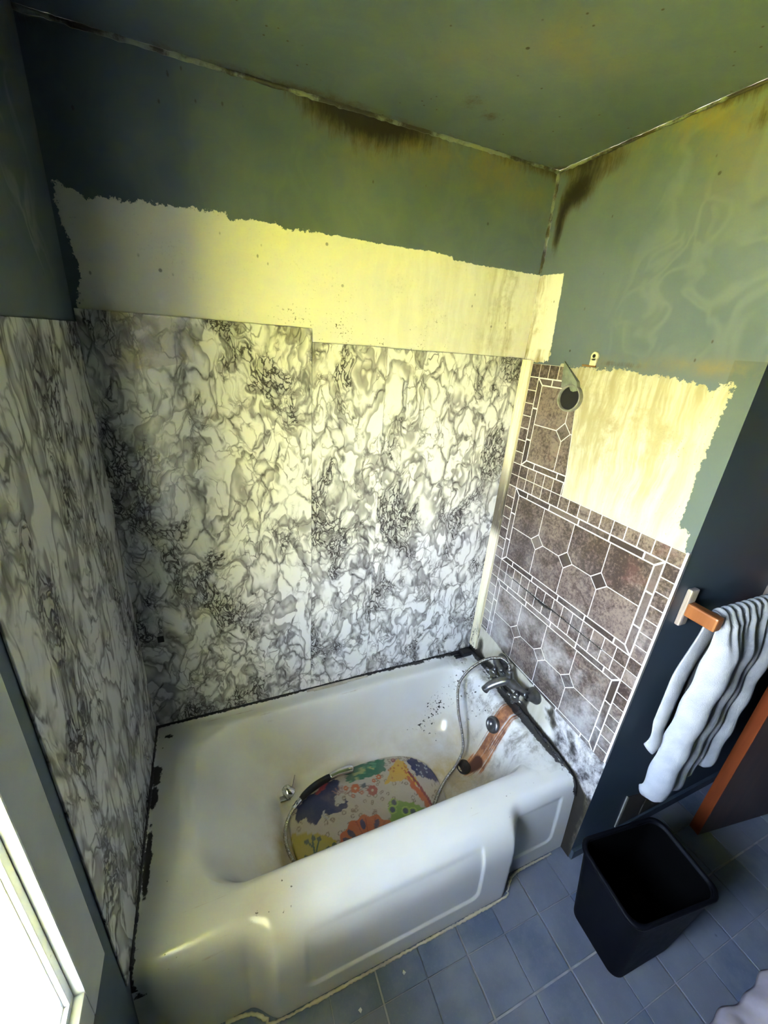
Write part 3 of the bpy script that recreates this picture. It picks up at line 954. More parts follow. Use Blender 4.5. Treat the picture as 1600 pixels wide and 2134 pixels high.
seal('sealant_bead', [(.20, -.786, .004), (.27, -.796, .004), (.31, -.822, .004), (.36, -.839, .004), (.8, -.840, .004), (1.15, -.839, .004), (1.19, -.826, .004), (1.235, -.797, .004), (1.30, -.789, .004), (1.44, -.789, .004)], .0042, 220,
     'cream sealant bead between the apron of the bathtub and the floor', .35, M_CREAM_SEAL)
# cream strip lying on the back ledge of the tub
st = link('seal_strip', join('seal_strip', [box('a', (.610, -.0225, .389), (.905, -.0115, .3945), .0015), box('b', (.640, -.0265, .3885), (.80, -.0215, .391), .001)]), M_CREAM_SEAL)
tag(st, 'loose cream strip of old sealant on the back ledge of the bathtub', 'strip')
# black rubbery lump with prongs in the back corner
lump = empty('rubber_lump', (1.455, -.028, .384), 'black rubbery lump with prongs in the back corner of the bathtub', 'lump')
part('block', box('block', (1.422, -.050, .383), (1.484, -.008, .412), .008, 3), M_DARKP, lump, True)
for k in range(3):
    part('prong', box('prong', (1.385 - .012 * (k == 2), -.048 + k * .014, .384), (1.425, -.039 + k * .014, .396), .003), M_DARKP, lump)

# ================================================================== marble panels
def marble(lo, hi, mat, label):
    o = link('marble_panel', box('marble_panel', lo, hi, .0009, 1), mat)
    return tag(o, label, 'wall panel', 'marble-print wall panels')
marble((.004, -.0050, .395), (.6315, -.0008, 1.902), M_MARBLE[0], 'taller marble-print wall panel under the clear plastic film, back wall left')
marble((.6325, -.0050, .395), (.898, -.0008, 1.862), M_MARBLE[1], 'narrow middle marble-print wall panel of the back wall')
marble((.8990, -.0050, .395), (1.489, -.0008, 1.860), M_MARBLE[2], 'marble-print wall panel of the back wall beside the corner moulding')
marble((.0008, -.766, .384), (.0050, -.004, 1.870), M_MARBLE[3], 'marble-print wall panel on the left wall by the window')
# clear film taped over the top of the left panel
v, f = [], []
nu, nv = 60, 22
for j in range(nv):
    for i in range(nu):
        u, w = i / (nu - 1), j / (nv - 1)
        x = .045 + .235 * u
        z = 1.905 - (.17 - .05 * u) * w
        d = .0068 + .0015 * math.sin(u * 23 + w * 5) * w + .0018 * rng.random() * w + .0022 * (math.sin(w * 40) > .4) * (w < .2)
        v.append((x, -d, z))
for j in range(nv - 1):
    for i in range(nu - 1):
        a = j * nu + i
        f.append((a, a + nu, a + nu + 1, a + 1))
film = link('plastic_film', from_py('plastic_film', v, f), M_FILM, None, True)
tag(film, 'crinkled clear plastic film at the top left of the back wall', 'film')
so = film.modifiers.new('s', 'SOLIDIFY'); so.thickness = .0006
# small black square plate and scrap low on the left back panel
tag(link('black_plate', box('black_plate', (.062, -.0085, .800), (.083, -.0046, .826), .001), M_DARKP), 'tiny black square plate low on the back left marble panel', 'plate')

# ================================================================== tile panels
def clip(poly, a, b, c):
    """keep a*x + b*y <= c"""
    out = []
    for i in range(len(poly)):
        p, q = poly[i], poly[(i + 1) % len(poly)]
        dp, dq = a * p[0] + b * p[1] - c, a * q[0] + b * q[1] - c
        if dp <= 0: out.append(p)
        if dp * dq < 0:
            t = dp / (dp - dq)
            out.append((p[0] + (q[0] - p[0]) * t, p[1] + (q[1] - p[1]) * t))
    return out
def area(p):
    return abs(sum(p[i][0] * p[(i + 1) % len(p)][1] - p[(i + 1) % len(p)][0] * p[i][1] for i in range(len(p)))) / 2
def inset(poly, d):
    """move every edge of a convex polygon inwards"""
    s = sum(poly[i][0] * poly[(i + 1) % len(poly)][1] - poly[(i + 1) % len(poly)][0] * poly[i][1] for i in range(len(poly)))
    P = poly if s > 0 else poly[::-1]
    out = list(P)
    for i in range(len(P)):
        (x0, y0), (x1, y1) = P[i], P[(i + 1) % len(P)]
        ex, ey = x1 - x0, y1 - y0
        L = math.hypot(ex, ey)
        if L < 1e-6: continue
        nx, ny = ey / L, -ex / L           # outward for counter-clockwise
        out = clip(out, nx, ny, nx * x0 + ny * y0 - d)
        if len(out) < 3: return []
    # drop doubled points
    res = []
    for p in out:
        if not res or math.hypot(p[0] - res[-1][0], p[1] - res[-1][1]) > 5e-4: res.append(p)
    return res if len(res) >= 3 else []
PW, PH = .76, .45
def sheet_polys():
    out = []
    sq, sr = PW / 16, .05
    rows = 9
    for i in range(16):
        for j in range(rows):
            if 0 < i < 15 and 0 < j < rows - 1: continue
            out.append(('s', [(i * sq, j * sr), ((i + 1) * sq, j * sr), ((i + 1) * sq, (j + 1) * sr), (i * sq, (j + 1) * sr)], .0018))
    a0, b0, a1, b1 = sq, sr, PW - sq, PH - sr           # outer edge of the strip ring
    c0, d0, c1, d1 = a0 + .0275, b0 + .0265, a1 - .0275, b1 - .0265
    def hs(ya, yb, flipd):
        cuts = [a0] + [a0 + x for x in (.075, .20, .345, .475, .60)] + [a1]
        for k in range(len(cuts) - 1):
            x0, x1 = cuts[k], cuts[k + 1]
            p = [(x0, ya), (x1, ya), (x1, yb), (x0, yb)]
            if k == 0: p[2 if not flipd else 3] = p[2 if not flipd else 3]
            if k == 0:
                p = [(a0, ya), (x1, ya), (x1, yb), (c0, yb)]
            if k == len(cuts) - 2:
                p = [(x0, ya), (a1, ya), (c1, yb), (x0, yb)]
            out.append(('d', p, .0030))
    hs(b0, d0, False); hs(b1, d1, True)
    def vs_(xa, xb):
        cuts = [b0, b0 + .11, b0 + .235, b1]
        for k in range(3):
            y0, y1 = cuts[k], cuts[k + 1]
            p = [(xa, y0), (xa, y1), (xb, y1), (xb, y0)]
            if k == 0: p = [(xa, b0), (xa, y1), (xb, y1), (xb, d0)]
            if k == 2: p = [(xa, y0), (xa, b1), (xb, d1), (xb, y0)]
            out.append(('d', p, .0030))
    vs_(a0, c0); vs_(a1, c1)
    fx, fy, h = (c1 - c0) / 4, (d1 - d0) / 2, .034
    for i in range(4):
        for j in range(2):
            x0, y0 = c0 + i * fx, d0 + j * fy
            p = [(x0, y0), (x0 + fx, y0), (x0 + fx, y0 + fy), (x0, y0 + fy)]
            ym = d0 + fy
            for k in (1, 2, 3):
                xm = c0 + k * fx
                if abs(xm - x0) < 1e-6:
                    s = 1 if j == 1 else -1
                    p = clip(p, -1, -s, -(xm + s * ym) - h)
                if abs(xm - x0 - fx) < 1e-6:
                    s = 1 if j == 1 else -1
                    p = clip(p, 1, -s, (xm - s * ym) - h)
            out.append(('o', p, .0017))
    for k in (1, 2, 3):
        xm, ym = c0 + k * fx, d0 + fy
        out.append(('k', [(xm - h, ym), (xm, ym - h), (xm + h, ym), (xm, ym + h)], .0017))
    return out
POLYS = sheet_polys()
S0 = .060
def plate(name, poly, x0, x1, ch):
    """poly in (s,z) -> solid plate on the wall plane x = W, face towards -x"""
    i2 = inset(poly, ch) if ch > 0 else poly
    n = len(poly)
    v = [(W - x0, -s, z) for s, z in poly] + [(W - x1 + (ch if ch > 0 else 0) * .6, -s, z) for s, z in poly]
    f = [(i, (i + 1) % n, (i + 1) % n + n, i + n) for i in range(n)]
    if ch > 0 and len(i2) == n:
        v += [(W - x1, -s, z) for s, z in i2]
        f += [(i + n, (i + 1) % n + n, (i + 1) % n + 2 * n, i + 2 * n) for i in range(n)]
        f.append(tuple(range(2 * n, 3 * n)))
    else:
        f.append(tuple(range(n, 2 * n)))
    return from_py(name, v, f)
def cuts_from(path):
    """path of points (s,z); keeps the left side walking the path"""
    out = []
    for (x0, y0), (x1, y1) in zip(path[:-1], path[1:]):
        ex, ey = x1 - x0, y1 - y0
        out.append((ey, -ex, ey * x0 - ex * y0))
    return out
def tile_panel(z0, label, cuts, name='tile_panel'):
    root = empty('tile_panel', (W, -(S0 + PW / 2), z0), label, 'wall panel')
    base = [(S0, z0 + .0008), (S0 + PW, z0 + .0008), (S0 + PW, z0 + PH - .0008), (S0, z0 + PH - .0008)]
    for c in cuts: base = clip(base, *c)
    part('backing_sheet', plate('backing_sheet', base, .0002, .0036, 0), M_GROUT, root)
    cache = {}
    for kind, p, gap in POLYS:
        q = inset([(x + S0, y + z0) for x, y in p], gap)
        if not q: continue
        cutd = False
        for c in cuts:
            q2 = clip(q, *c)
            if len(q2) < 3: q = []; break
            if abs(area(q2) - area(q)) > 1e-9: cutd = True
            q = q2
        if not q or area(q) < 2.0e-5: continue
        clean = []
        for a in q:
            if not clean or math.hypot(a[0] - clean[-1][0], a[1] - clean[-1][1]) > 4e-4: clean.append(a)
        if math.hypot(clean[0][0] - clean[-1][0], clean[0][1] - clean[-1][1]) < 4e-4: clean.pop()
        if len(clean) < 3: continue
        cx = sum(a[0] for a in clean) / len(clean); cz = sum(a[1] for a in clean) / len(clean)
        mat = M_TILE_D if kind in 'dk' else M_TILE
        key = None if cutd or kind in 'do' else kind
        if key and key in cache: me = cache[key]
        else:
            me = plate('tile', [(a - cx, b - cz) for a, b in clean], .0030, .0050, .0006)
            me.transform(Matrix.Translation((-W, 0, 0)))
            if key: cache[key] = me
        o = link('tile', me, mat, root)
        o.location = Vector((W, -cx, cz)) - root.location
    return root
ZB = .945
tile_panel(ZB + PH, 'top brown tile-print panel, its right part torn away beside the pipe stub',
           cuts_from([(.352, 1.36), (.345, 1.48), (.330, 1.60), (.305, 1.77), (.222, 1.86)]))
tile_panel(ZB, 'middle brown tile-print panel, complete, below the torn one', [(.0, 1., ZB + PH)])
tile_panel(ZB - PH, 'lowest brown tile-print panel, cut off just above the bath taps',
           cuts_from([(.04, .574), (.209, .563), (.5, .557), (.84, .537)]))

crack_root = [o for o in bpy.data.objects if o.name.startswith('tile_panel')][-1]
Q, L = spline([(W - .0052, -.20, .9455), (W - .0056, -.32, .944), (W - .0062, -.40, .940), (W - .0062, -.45, .946), (W - .0056, -.55, .945), (W - .0052, -.68, .9452)], 160)
Q[:, 2] += rng.normal(0, .0008, 160)
R = .0022 + .0058 * np.exp(-((np.linspace(0, 1, 160) - .42) / .09) ** 2) * (.5 + rng.random(160)) + .0007 * rng.random(160)
part('seam_crack', sweep('seam_crack', Q, R, 6, flat=.5), M_BLACK, crack_root, True, label='black bead standing for the dark crack at the top seam')  # dark of the open crack is put in as a raised bead
# torn flap of panel backing and the pipe stub
fl_ = empty('torn_flap', (W, -.265, 1.81), 'grey-green torn flap of panel backing above the pipe stub', 'flap')
part('backing_piece', from_py('backing_piece', [(W - .006, -.220, 1.862), (W - .016, -.305, 1.800), (W - .020, -.318, 1.772), (W - .012, -.295, 1.765), (W - .008, -.232, 1.775), (W - .014, -.262, 1.812),
                                               (W - .002, -.220, 1.862), (W - .002, -.305, 1.800), (W - .002, -.318, 1.772), (W - .002, -.295, 1.765), (W - .002, -.232, 1.775)],
     [(0, 5, 1), (1, 5, 2), (2, 5, 3), (3, 5, 4), (4, 5, 0), (0, 1, 7, 6), (1, 2, 8, 7), (2, 3, 9, 8), (3, 4, 10, 9), (4, 0, 6, 10)]), M_FLAP, fl_)
pip = empty('pipe_stub', (W, -.285, 1.74), 'round open pipe stub with a dark hollow on the brown tile-print panel', 'pipe')
pax = Vector((-1, -.10, .05))
po = Vector((W - .004, -.288, 1.742))
pw = part('pipe_wall', lathe('pipe_wall', po, pax, [(0, .047), (.014, .047), (.018, .0455), (.0185, .043), (.016, .0405), (.006, .0395)], 36), plain('grey_pipe', (.30, .30, .27), .45, .3, var=.2, scale=40), pip, True)
part('hollow', lathe('hollow', po, pax, [(.008, .0402), (.0081, .0001)], 36), M_HOLE, pw)
# small painted clip screwed above
cl = empty('wall_clip', (W, -.343, 1.872), 'small cream clip with one screw hole above the torn wall patch', 'clip')
tb_ = part('tab', join('tab', [box('t', (W - .007, -.356, 1.855), (W, -.330, 1.880), .003), lathe('t', Vector((W, -.343, 1.884)), (-1, 0, 0), [(0, .0145), (.005, .0145), (.007, .0125), (.007, .0001)], 24)]), M_CLIP, cl, False)
part('screw_hole', lathe('screw_hole', Vector((W - .0068, -.343, 1.885)), (-1, 0, 0), [(0, .0062), (.0012, .0058), (.0012, .0001)], 18), M_HOLE, tb_)
part('foot', box('foot', (W - .006, -.356, 1.850), (W, -.300, 1.857), .002), plain('brown_stained_clip', (.20, .11, .03), .6), cl)

# ================================================================== bath mixer
mix = empty('bath_mixer', (W, -.36, .52), 'dull chrome bath mixer with two wall unions and a short spout', 'tap')
for sy in (-.255, -.472):
    part('wall_flange', lathe('wall_flange', Vector((W - .001, sy, .522)), (-1, 0, .12), [(0, .036), (.006, .036), (.014, .031), (.030, .021), (.042, .016), (.050, .0155)], 32), M_CHROME, mix, True)
Q, _ = spline([(1.452, -.255, .538), (1.447, -.30, .530), (1.445, -.36, .520), (1.447, -.42, .528), (1.452, -.472, .538)], 40)
part('mixer_body', sweep('mixer_body', Q, .016 + .009 * np.exp(-((np.linspace(-1, 1, 40)) / .35) ** 2), 18), M_CHROME, mix, True)
Q, _ = spline([(1.452, -.372, .528), (1.425, -.360, .525), (1.395, -.347, .510), (1.365, -.335, .488), (1.352, -.330, .468)], 30)
sp_ = part('spout', sweep('spout', Q, np.linspace(.024, .017, 30), 18, flat=.85), M_CHROME, mix, True)
part('spout_mouth', lathe('spout_mouth', Vector((1.3525, -.3303, .4695)), (-.42, .15, -.75), [(-.004, .017), (.008, .0175), (.009, .013), (.006, .012), (.005,   .0001)], 24), M_CHROME, sp_, True)
Q, _ = spline([(1.447, -.362, .535), (1.445, -.360, .556), (1.443, -.357, .572)], 10)
part('hose_outlet', sweep('hose_outlet', Q, [.020, .020, .018, .018, .0155, .0155, .0155, .0145, .0145, .0145], 8), M_CHROME, mix, True)
part('diverter_knob', join('k', [lathe('k', Vector((1.438, -.335, .535)), (-.5, .35, .8), [(0, .007), (.018, .007), (.020, .012), (.030, .013), (.034, .010), (.035, .0001)], 20)]), M_CHROME, mix, True)
def handle(y):
    c = Vector((1.432, y, .522)); ax = Vector((-.55, -.30, -.10))
    ms = [lathe('h', c, ax, [(-.01, .013), (.018, .013), (.024, .018), (.034, .018), (.038, .012), (.0385, .0001)], 20)]
    a = Vector(ax).normalized(); u = a.orthogonal().normalized(); w = a.cross(u)
    for k in range(4):
        an = k * math.pi / 2 + .5
        d = u * math.cos(an) + w * math.sin(an)
        p0 = c + a * .029 + d * .012
        ms.append(sweep('h', [p0, p0 + d * .012, p0 + d * .024], [.006, .0055, .007], 10))
    return join('handle', ms)
part('handle', handle(-.437), M_CHROME, mix, True)
part('handle', handle(-.285), M_CHROME, mix, True)

# ================================================================== hand shower on its steel hose
hs_ = empty('hand_shower', (.6, -.27, .09), 'black and chrome hand shower on a long steel hose, lying on the bath mat', 'hand shower')
hose_pts = [(1.443, -.357, .568), (1.443, -.350, .590), (1.440, -.325, .602), (1.432, -.290, .590), (1.410, -.240, .545), (1.375, -.205, .485), (1.335, -.195, .430), (1.301, -.207, .375),
            (1.276, -.268, .300), (1.270, -.330, .222), (1.258, -.370, .165), (1.217, -.392, .112), (1.150, -.422, .096), (1.085, -.465, .092), (1.048, -.496, .092), (.990, -.535, .092),
            (.90, -.565, .092), (.75, -.585, .092), (.58, -.588, .094), (.49, -.560, .100), (.452, -.500, .100), (.438, -.440, .100), (.442, -.392, .102), (.462, -.350, .100), (.488, -.318, .098)]
Q, L = spline(hose_pts, 3400)
ss_ = np.linspace(0, L, 3400)
part('hose', sweep('hose', Q, .0068 + .0011 * np.sin(ss_ * 2 * np.pi / .0046), 8), M_HOSE, hs_, True)
Q, _ = spline([(.486, -.320, .098), (.505, -.305, .098), (.525, -.292, .099)], 12)
part('hose_nut', sweep('hose_nut', Q, [.009, .010, .010, .009, .009, .0105, .0105, .0105, .0095, .0095, .009, .009], 14), M_CHROME_B, hs_, True)
Q, _ = spline([(.522, -.294, .099), (.56, -.274, .102), (.61, -.257, .104), (.665, -.245, .104)], 24)
part('grip', sweep('grip', Q, np.interp(np.linspace(0, 1, 24), [0, .1, .5, .9, 1], [.010, .0135, .0155, .0145, .012]), 16), M_DARKP, hs_, True)
Q, _ = spline([(.660, -.246, .104), (.70, -.240, .103), (.745, -.240, .101), (.768, -.242, .099)], 20)
part('shower_head', sweep('shower_head', Q, np.interp(np.linspace(0, 1, 20), [0, .1, .5, .8, 1], [.013, .0145, .0165, .019, .016]), 18), M_CHROME_B, hs_, True)
# loose chrome wall bracket
br = empty('shower_bracket', (.47, -.262, .12), 'loose chrome shower bracket lying beside the end of the hose', 'bracket')
part('cradle', lathe('cradle', Vector((.487, -.272, .110)), (-.5, .5, .62), [(0, .024), (.008, .027), (.038, .018), (.044, .013), (.036, .011), (.004, .016)], 20), M_CHROME_B, br, True)
part('bracket_foot', box('bracket_foot', (.440, -.292, .112), (.482, -.268, .121), .003), M_CHROME_B, br)
Q, _ = spline([(.490, -.262, .125), (.502, -.243, .150), (.510, -.236, .175)], 10)
part('prong', sweep('prong', Q, np.linspace(.003, .0014, 10), 8), M_CHROME_B, br, True)

# ================================================================== bath mat with its print
CX, CY, MA, MB = .788, -.420, .326, .196
rings, segs = 76, 260
v, f = [], []
for i in range(rings):
    r = (i / (rings - 1)) ** .8
    for k in range(segs):
        a = 2 * math.pi * k / segs
        ca, sa = math.cos(a), math.sin(a)
        e = 2 / 2.75
        x = CX + MA * r * math.copysign(abs(ca) ** e, ca) - .05 * 0
        y = CY + MB * r * math.copysign(abs(sa) ** e, sa)
        v.append((x, y, .0835 + .0012 * math.sin(x * 17) * r))
for i in range(rings - 1):
    for k in range(segs):
        k2 = (k + 1) % segs
        f.append((i * segs + k, (i + 1) * segs + k, (i + 1) * segs + k2, i * segs + k2))
nv0 = len(v)
for k in range(segs):
    p = v[(rings - 1) * segs + k]
    v.append((CX + (p[0] - CX) * 1.008, CY + (p[1] - CY) * 1.008, .0815))
for k in range(segs):
    p = v[nv0 + k]
    v.append((p[0], p[1], .0745))
for q in range(2):
    b0 = (rings - 1) * segs + q * segs if q == 0 else nv0
    b1 = nv0 + q * segs
    for k in range(segs):
        k2 = (k + 1) % segs
        f.append((b0 + k, b1 + k, b1 + k2, b0 + k2))
me = from_py('bath_mat', v, f)
A = np.array(v); X, Y = A[:, 0], A[:, 1]
col = np.tile(np.array([.50, .44, .36]), (len(v), 1))
def paint(mask, c):
    col[mask] = np.array(c)
wob = .004 * np.sin(X * 160) * np.sin(Y * 170)
def region(poly, c, g=0.):
    paint(sdf(poly, X, Y) + wob > g, c)
def disc(cx, cy, r, c, k=1.0):
    paint(np.hypot(X - cx, (Y - cy) * k) < r, c)
NAVY, RED, ORANGE, YEL, GRN, TEAL, OLIVE = (.030, .035, .10), (.36, .06, .04), (.50, .12, .035), (.62, .38, .05), (.20, .33, .06), (.04, .17, .10), (.42, .34, .035)
# bubbles in the cream ground
rr = random.Random(3)
for k in range(190):
    cx, cy, r = CX + (rr.random() - .5) * .62, CY + (rr.random() - .5) * .37, .004 + .004 * rr.random()
    d = np.hypot(X - cx, Y - cy)
    paint(np.abs(d - r) < .0016, (.25, .20, .15))
region([(.464, -.404), (.514, -.413), (.606, -.465), (.62, -.484), (.605, -.5), (.55, -.60), (.479, -.56), (.455, -.48)], OLIVE)
region([(.537, -.512), (.585, -.505), (.629, -.517), (.66, -.56), (.60, -.60), (.55, -.59)], TEAL)
for (ax, ay, bx, by) in [(.53, -.56, .535, -.45), (.535, -.50, .56, -.46), (.53, -.53, .58, -.50), (.535, -.48, .515, -.45)]:
    paint(seg_d([(ax, ay), (bx, by)], X, Y) < .003, (.05, .10, .05))
for (cx, cy) in [(.56, -.455), (.585, -.50), (.512, -.448), (.54, -.445), (.50, -.50), (.61, -.495)]:
    disc(cx, cy, .009, (.06, .09, .06))
region([(.488, -.353), (.50, -.314), (.552, -.281), (.595, -.276), (.639, -.248), (.694, -.255), (.690, -.298), (.664, -.322), (.651, -.348), (.66, -.362), (.687, -.361), (.701, -.348),
        (.708, -.359), (.696, -.38), (.668, -.389), (.628, -.385), (.597, -.369), (.582, -.387), (.565, -.40), (.534, -.384), (.53, -.359), (.515, -.363), (.495, -.372)], NAVY)
for k in range(7):
    a = .9 + k * .32
    paint(seg_d([(.690 - .03 * math.cos(a) * .6, -.335 + .03 * math.sin(a) * .6), (.690 - .05 * math.cos(a), -.335 + .05 * math.sin(a))], X, Y) < .0022, (.30, .16, .14))
region([(.57, -.293), (.622, -.252), (.648, -.256), (.631, -.278)], (.28, .05, .06))
paint((np.abs(np.hypot(X - .62, Y + .375) - .022) < .0035) & (X < .615) & (Y < -.36), (.40, .38, .40))
region([(.723, -.278), (.738, -.249), (.769, -.225), (.86, -.225), (.925, -.235), (.907, -.291), (.865, -.294), (.831, -.293), (.792, -.291)], TEAL)
for k in range(26):
    cx, cy = .74 + .17 * rr.random(), -.235 - .05 * rr.random()
    disc(cx, cy, .0065, (.36, .40, .16) if k % 2 else (.10, .30, .16))
region([(.879, -.345), (.914, -.317), (.932, -.288), (.985, -.255), (1.015, -.286), (1.003, -.319), (1.029, -.376), (1.02, -.406), (.984, -.359), (.913, -.346)], YEL)
for k in range(16):
    disc(.92 + .09 * rr.random(), -.285 - .07 * rr.random(), .0045, (.45, .18, .03))
region([(.995, -.322), (1.006, -.378), (1.032, -.452), (1.034, -.510), (1.012, -.490), (1.001, -.433), (.985, -.384)], ORANGE)
paint(seg_d([(1.006, -.330), (1.024, -.40), (1.036, -.47), (1.036, -.54)], X, Y) < .0055, (.25, .05, .05))
region([(1.02, -.275), (1.049, -.270), (1.10, -.330), (1.125, -.387), (1.115, -.420), (1.081, -.394), (1.034, -.354)], NAVY)
for k in range(12):
    disc(1.04 + .06 * rr.random(), -.30 - .08 * rr.random(), .004, (.30, .33, .36))
region([(.833, -.560), (.868, -.413), (.919, -.435), (.966, -.457), (1.002, -.494), (.975, -.56), (.90, -.60)], GRN)
for (cx, cy) in [(.922, -.477), (.872, -.454), (.905, -.52), (.95, -.49), (.89, -.43)]:
    disc(cx, cy, .011, (.05, .07, .10))
    d = np.hypot(X - cx, Y - cy); paint(np.abs(d - .016) < .002, (.36, .45, .10))
fcx, fcy = .735, -.560
d = np.hypot(X - fcx, Y - fcy); an = np.arctan2(Y - fcy, X - fcx)
paint(d < .125 + .006 * np.sin(an * 14), ORANGE)
paint((d < .118) & (d > .02) & (np.abs(np.sin(an * 9)) < .16), (.33, .07, .03))
for k in range(9):
    a = .35 + k * .30
    cx, cy = fcx + .095 * math.cos(a), fcy + .095 * math.sin(a)
    u = (X - cx) * math.cos(a) + (Y - cy) * math.sin(a); w = -(X - cx) * math.sin(a) + (Y - cy) * math.cos(a)
    if k % 2 == 0 or k > 5: paint((u / .020) ** 2 + (w / .010) ** 2 < 1, (.07, .05, .11))
disc(fcx, fcy, .03, YEL)
for (cx, cy, r, c) in [(.754, -.319, .019, ORANGE), (.822, -.352, .021, RED), (.716, -.303, .013, ORANGE), (.869, -.306, .014, ORANGE), (.842, -.315, .010, ORANGE), (.962, -.255, .012, (.25, .05, .10)), (.795, -.320, .014, (.10, .12, .13)),
                       (.775, -.345, .010, (.45, .16, .10)), (.735, -.345, .010, (.45, .16, .10))]:
    if r > .018:
        for k in range(7):
            a = k * 2 * math.pi / 7
            disc(cx + r * .62 * math.cos(a), cy + r * .62 * math.sin(a), r * .45, c)
    disc(cx, cy, r * .8, c)
    disc(cx, cy, r * .28, (.55, .45, .30))
ca = me.color_attributes.new('print', 'FLOAT_COLOR', 'POINT')
ca.data.foreach_set('color', np.concatenate([col * .85, np.ones((len(v), 1))], 1).astype(np.float32).ravel())
t = NT('printed_vinyl_mat')
n = t.noise(t.P(), 7., 5.)
cc = t.mix(t.math('MULTIPLY', t.ss(n, .4, .75), .35), t.attr('print', 'Color'), (.34, .27, .17))
bub = t.voro(t.P(), 70., 'F1')
t.bsdf(cc, .32, 0., t.bump(t.math('SUBTRACT', 1., t.ss(bub, .2, .45)), .25, .002), .45)
mat_o = link('bath_mat', me, t.m, None, True)
tag(mat_o, 'oval vinyl bath mat with a colourful floral print in the bathtub', 'bath mat')

# ================================================================== towel bar and towel
bar = empty('towel_bar', (1.80, -SE, 1.21), 'orange wooden towel bar on two worn wall plates', 'towel bar')
for bx in (1.572, 2.035):
    part('wall_plate', box('wall_plate', (bx - .018, -SE - .016, 1.150), (bx + .018, -SE, 1.275), .005), M_PLATE, bar)
    part('bar_arm', box('bar_arm', (bx - .016, -.922, 1.189), (bx + .016, -SE - .014, 1.233), .006), M_OAK, bar, False)
part('rail', sweep('rail', [(1.575, -.893, 1.213), (1.7, -.893, 1.213), (1.9, -.893, 1.213), (2.035, -.893, 1.213)], .0115, 16), M_OAK, bar, True)

pl = [(1.644, .058, 0), (1.744, .044, 0), (1.817, .031, 0), (1.894, .050, 0)]      # pleat centre, half width
nu, nvf = 200, 110
us = np.linspace(1.587, 1.946, nu)
bulge = np.zeros(nu); near = np.zeros(nu, int)
for i, (c, hw, _) in enumerate(pl):
    q = np.sqrt(np.clip(1 - ((us - c) / hw) ** 2, 0, 1))
    near = np.where(q > bulge, i, near); bulge = np.maximum(bulge, q)
hem = np.array([.455, .455, .480, .505])
hemu = hem[near] + .05 * (1 - bulge) ** 1.4 * 1.6
depth = np.array([.040, .032, .024, .032])[near]
v, f = [], []
ts = np.linspace(0, 1, nvf)
for i, x in enumerate(us):
    b = bulge[i]
    fine_w = .0045 * math.sin((x - 1.5) * 2 * math.pi / .034)
    hb = .70 - .06 * (x - 1.587) / .1 + .035 * (1 - math.sqrt(max(0, 1 - ((min(x, 1.69) - 1.64) / .056) ** 2))) 
    hb = max(hb, .56)
    xt = 1.600 + (x - 1.587) * .352 / .359
    path = []
    nb_ = 34
    for k in range(nb_):                     # back layer, hem to bar
        tk = k / (nb_ - 1)
        z = hb + (1.200 - hb) * tk
        yy = -.876 - .002 * tk ** 4 + .006 * math.sin((x - 1.5) * 46) * (1 - tk) - .010 * math.sin(math.pi * min(1, tk * 5)) * (1 - tk)
        bl = math.sqrt(max(0, 1 - ((x - 1.632) / .048) ** 2))
        yy -= .026 * bl * (1 - tk ** 3)
        dn_ = float(sm(0, .45, np.array(1 - tk)))
        path.append((xt + (x - .058 - xt) * dn_, yy, z))
    for k in range(1, 12):                   # over the bar
        a = math.pi * k / 12
        rr_ = .0165 + .35 * abs(fine_w)
        path.append((xt, -.893 + rr_ * math.cos(a), 1.213 + rr_ * math.sin(a) + fine_w * .8))
    n3 = nvf - len(path)
    for k in range(n3):                      # front layer, bar to hem
        tk = (k + 1) / n3
        z = 1.205 - (1.205 - hemu[i]) * tk
        amp = float(sm(0, .17, np.array(tk)))
        endr = math.sqrt(max(0, 1 - max(0, (tk - .955) / .045) ** 2))
        yy = -.9095 - fine_w * (1 - amp) - depth[i] * 1.35 * b * (.35 + .65 * amp) * (.25 + .75 * endr) + .004 * (1 - amp)
        yy += .012 * amp * (1 - b) + .0025 * math.sin(z * 43 + near[i] * 2) * amp
        xx = x + .006 * math.sin(z * 7 + near[i]) * amp
        path.append((xt + (xx - xt) * float(sm(0, .45, np.array(tk))), yy, z))
    v += path
for i in range(nu - 1):
    for k in range(nvf - 1):
        a = i * nvf + k
        f.append((a, a + nvf, a + nvf + 1, a + 1))
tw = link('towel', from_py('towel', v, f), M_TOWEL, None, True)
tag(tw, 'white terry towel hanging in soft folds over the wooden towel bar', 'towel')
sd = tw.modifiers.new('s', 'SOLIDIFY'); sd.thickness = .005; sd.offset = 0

# ================================================================== waste bin
bn = empty('waste_bin', (1.53, -1.04, 0), 'black rectangular plastic waste bin standing on the blue floor', 'waste bin')
def rr_ring(x0, x1, y0, y1, r, z, rot=0., n=8):
    pts = []
    for cx, cy, a0 in [(x1 - r, y1 - r, 0), (x0 + r, y1 - r, 90), (x0 + r, y0 + r, 180), (x1 - r, y0 + r, 270)]:
        for k in range(n + 1):
            a = math.radians(a0 + 90 * k / n)
            pts.append((cx + r * math.cos(a), cy + r * math.sin(a)))
    c, s = math.cos(rot), math.sin(rot)
    mx, my = (x0 + x1) / 2, (y0 + y1) / 2
    return [(mx + (x - mx) * c - (y - my) * s, my + (x - mx) * s + (y - my) * c, z) for x, y in pts]
def loft(name, rings_, cap0=False, cap1=False):
    n = len(rings_[0]); v = [p for r in rings_ for p in r]; f = []
    for i in range(len(rings_) - 1):
        for k in range(n):
            k2 = (k + 1) % n
            f.append((i * n + k, i * n + k2, (i + 1) * n + k2, (i + 1) * n + k))
    if cap0: f.append(tuple(range(n))[::-1])
    if cap1: f.append(tuple((len(rings_) - 1) * n + k for k in range(n)))
    return from_py(name, v, f)
BR = math.radians(-7)
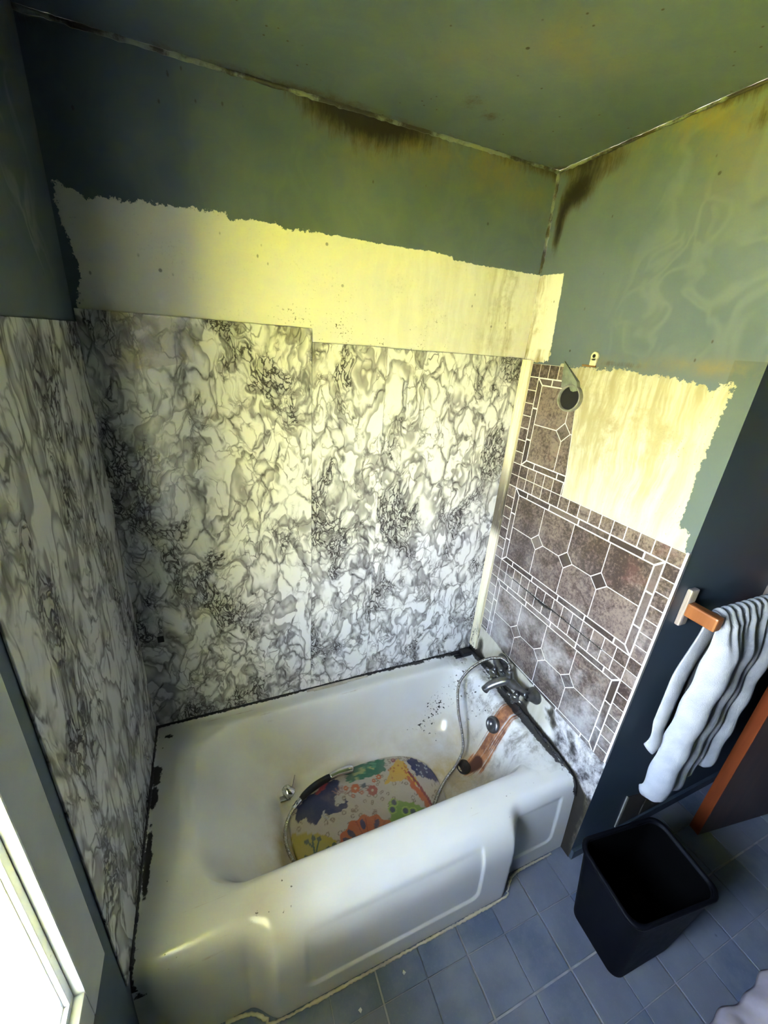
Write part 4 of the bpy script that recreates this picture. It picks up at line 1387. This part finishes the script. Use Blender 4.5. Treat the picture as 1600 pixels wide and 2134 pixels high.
def bring(t, g=0., z=None):
    x0, x1 = 1.372 + (1.366 - 1.372) * t - g, 1.640 + (1.715 - 1.640) * t + g
    y0, y1 = -1.155 + (-1.160 + 1.155) * t - g, -.955 + (-.915 + .955) * t + g
    return rr_ring(x0, x1, y0, y1, .035 + .008 * t, .002 + .305 * t if z is None else z, BR * (.35 + .65 * t))
part('bin_body', loft('bin_body', [bring(0, -.004, .001), bring(0, 0, .006)] + [bring(t) for t in np.linspace(.03, 1, 12)], True), M_BIN, bn, True)
part('bin_rim', loft('bin_rim', [bring(.955, .001), bring(.965, .006), bring(.99, .007), bring(1.0, .005, .3095), bring(1.0, -.001, .3105), bring(1.0, -.005, .309), bring(.97, -.006)]), M_BIN, bn, True)
part('bin_lining', loft('bin_lining', [bring(t, -.0055) for t in np.linspace(1.0, .03, 10)], False, True), M_BININ, bn, True)

# ================================================================== crumpled white cloth at the front right
n = 70
v, f = [], []
for j in range(n):
    for i in range(n):
        a, b = i / (n - 1) * 2 - 1, j / (n - 1) * 2 - 1
        x = 1.83 + .30 * a + .012 * math.sin(b * 9); y = -1.575 + .25 * b + .006 * math.sin(a * 8 + 1) + .004 * math.sin(a * 17)
        e = max(0, 1 - max(abs(a), abs(b)) ** 4)
        h = .004 + e ** .7 * (.050 + .012 * math.sin(a * 9 + b * 4) + .008 * math.sin(b * 11 - a * 5) + .005 * abs(math.sin(a * 15 + b * 7)))
        v.append((x, y, max(.004, h)))
for j in range(n - 1):
    for i in range(n - 1):
        a = j * n + i
        f.append((a, a + 1, a + n + 1, a + n))
cl_ = link('crumpled_cloth', from_py('crumpled_cloth', v, f), M_CLOTH, None, True)
tag(cl_, 'crumpled pinkish white cloth on the floor in the near right corner', 'cloth')
sd = cl_.modifiers.new('s', 'SOLIDIFY'); sd.thickness = .003; sd.offset = 1

# white paint chips on the floor near the apron
chip_places = [(.575, -.905, 'white paint chip on the second blue square from the left by the apron'), (.735, -.880, 'white paint chip on the floor just in front of the apron middle'), (.435, -.965, 'white paint chip on the floor at the near edge of the photo')]
cm = None
for x, y, lb in chip_places:
    if cm is None:
        cm = from_py('paint_chip', [(-.005, -.004, 0), (.006, -.003, 0), (.004, .005, 0), (-.003, .006, 0), (-.004, -.003, .0025), (.005, -.002, .002), (.003, .004, .003), (-.002, .005, .002)],
                     [(4, 5, 6, 7), (0, 1, 5, 4), (1, 2, 6, 5), (2, 3, 7, 6), (3, 0, 4, 7), (3, 2, 1, 0)])
    o = link('paint_chip', cm, M_WHITE)
    o.location = (x, y, 0); o.rotation_euler.z = x * 20
    tag(o, lb, 'paint chip', 'paint chips on the floor')
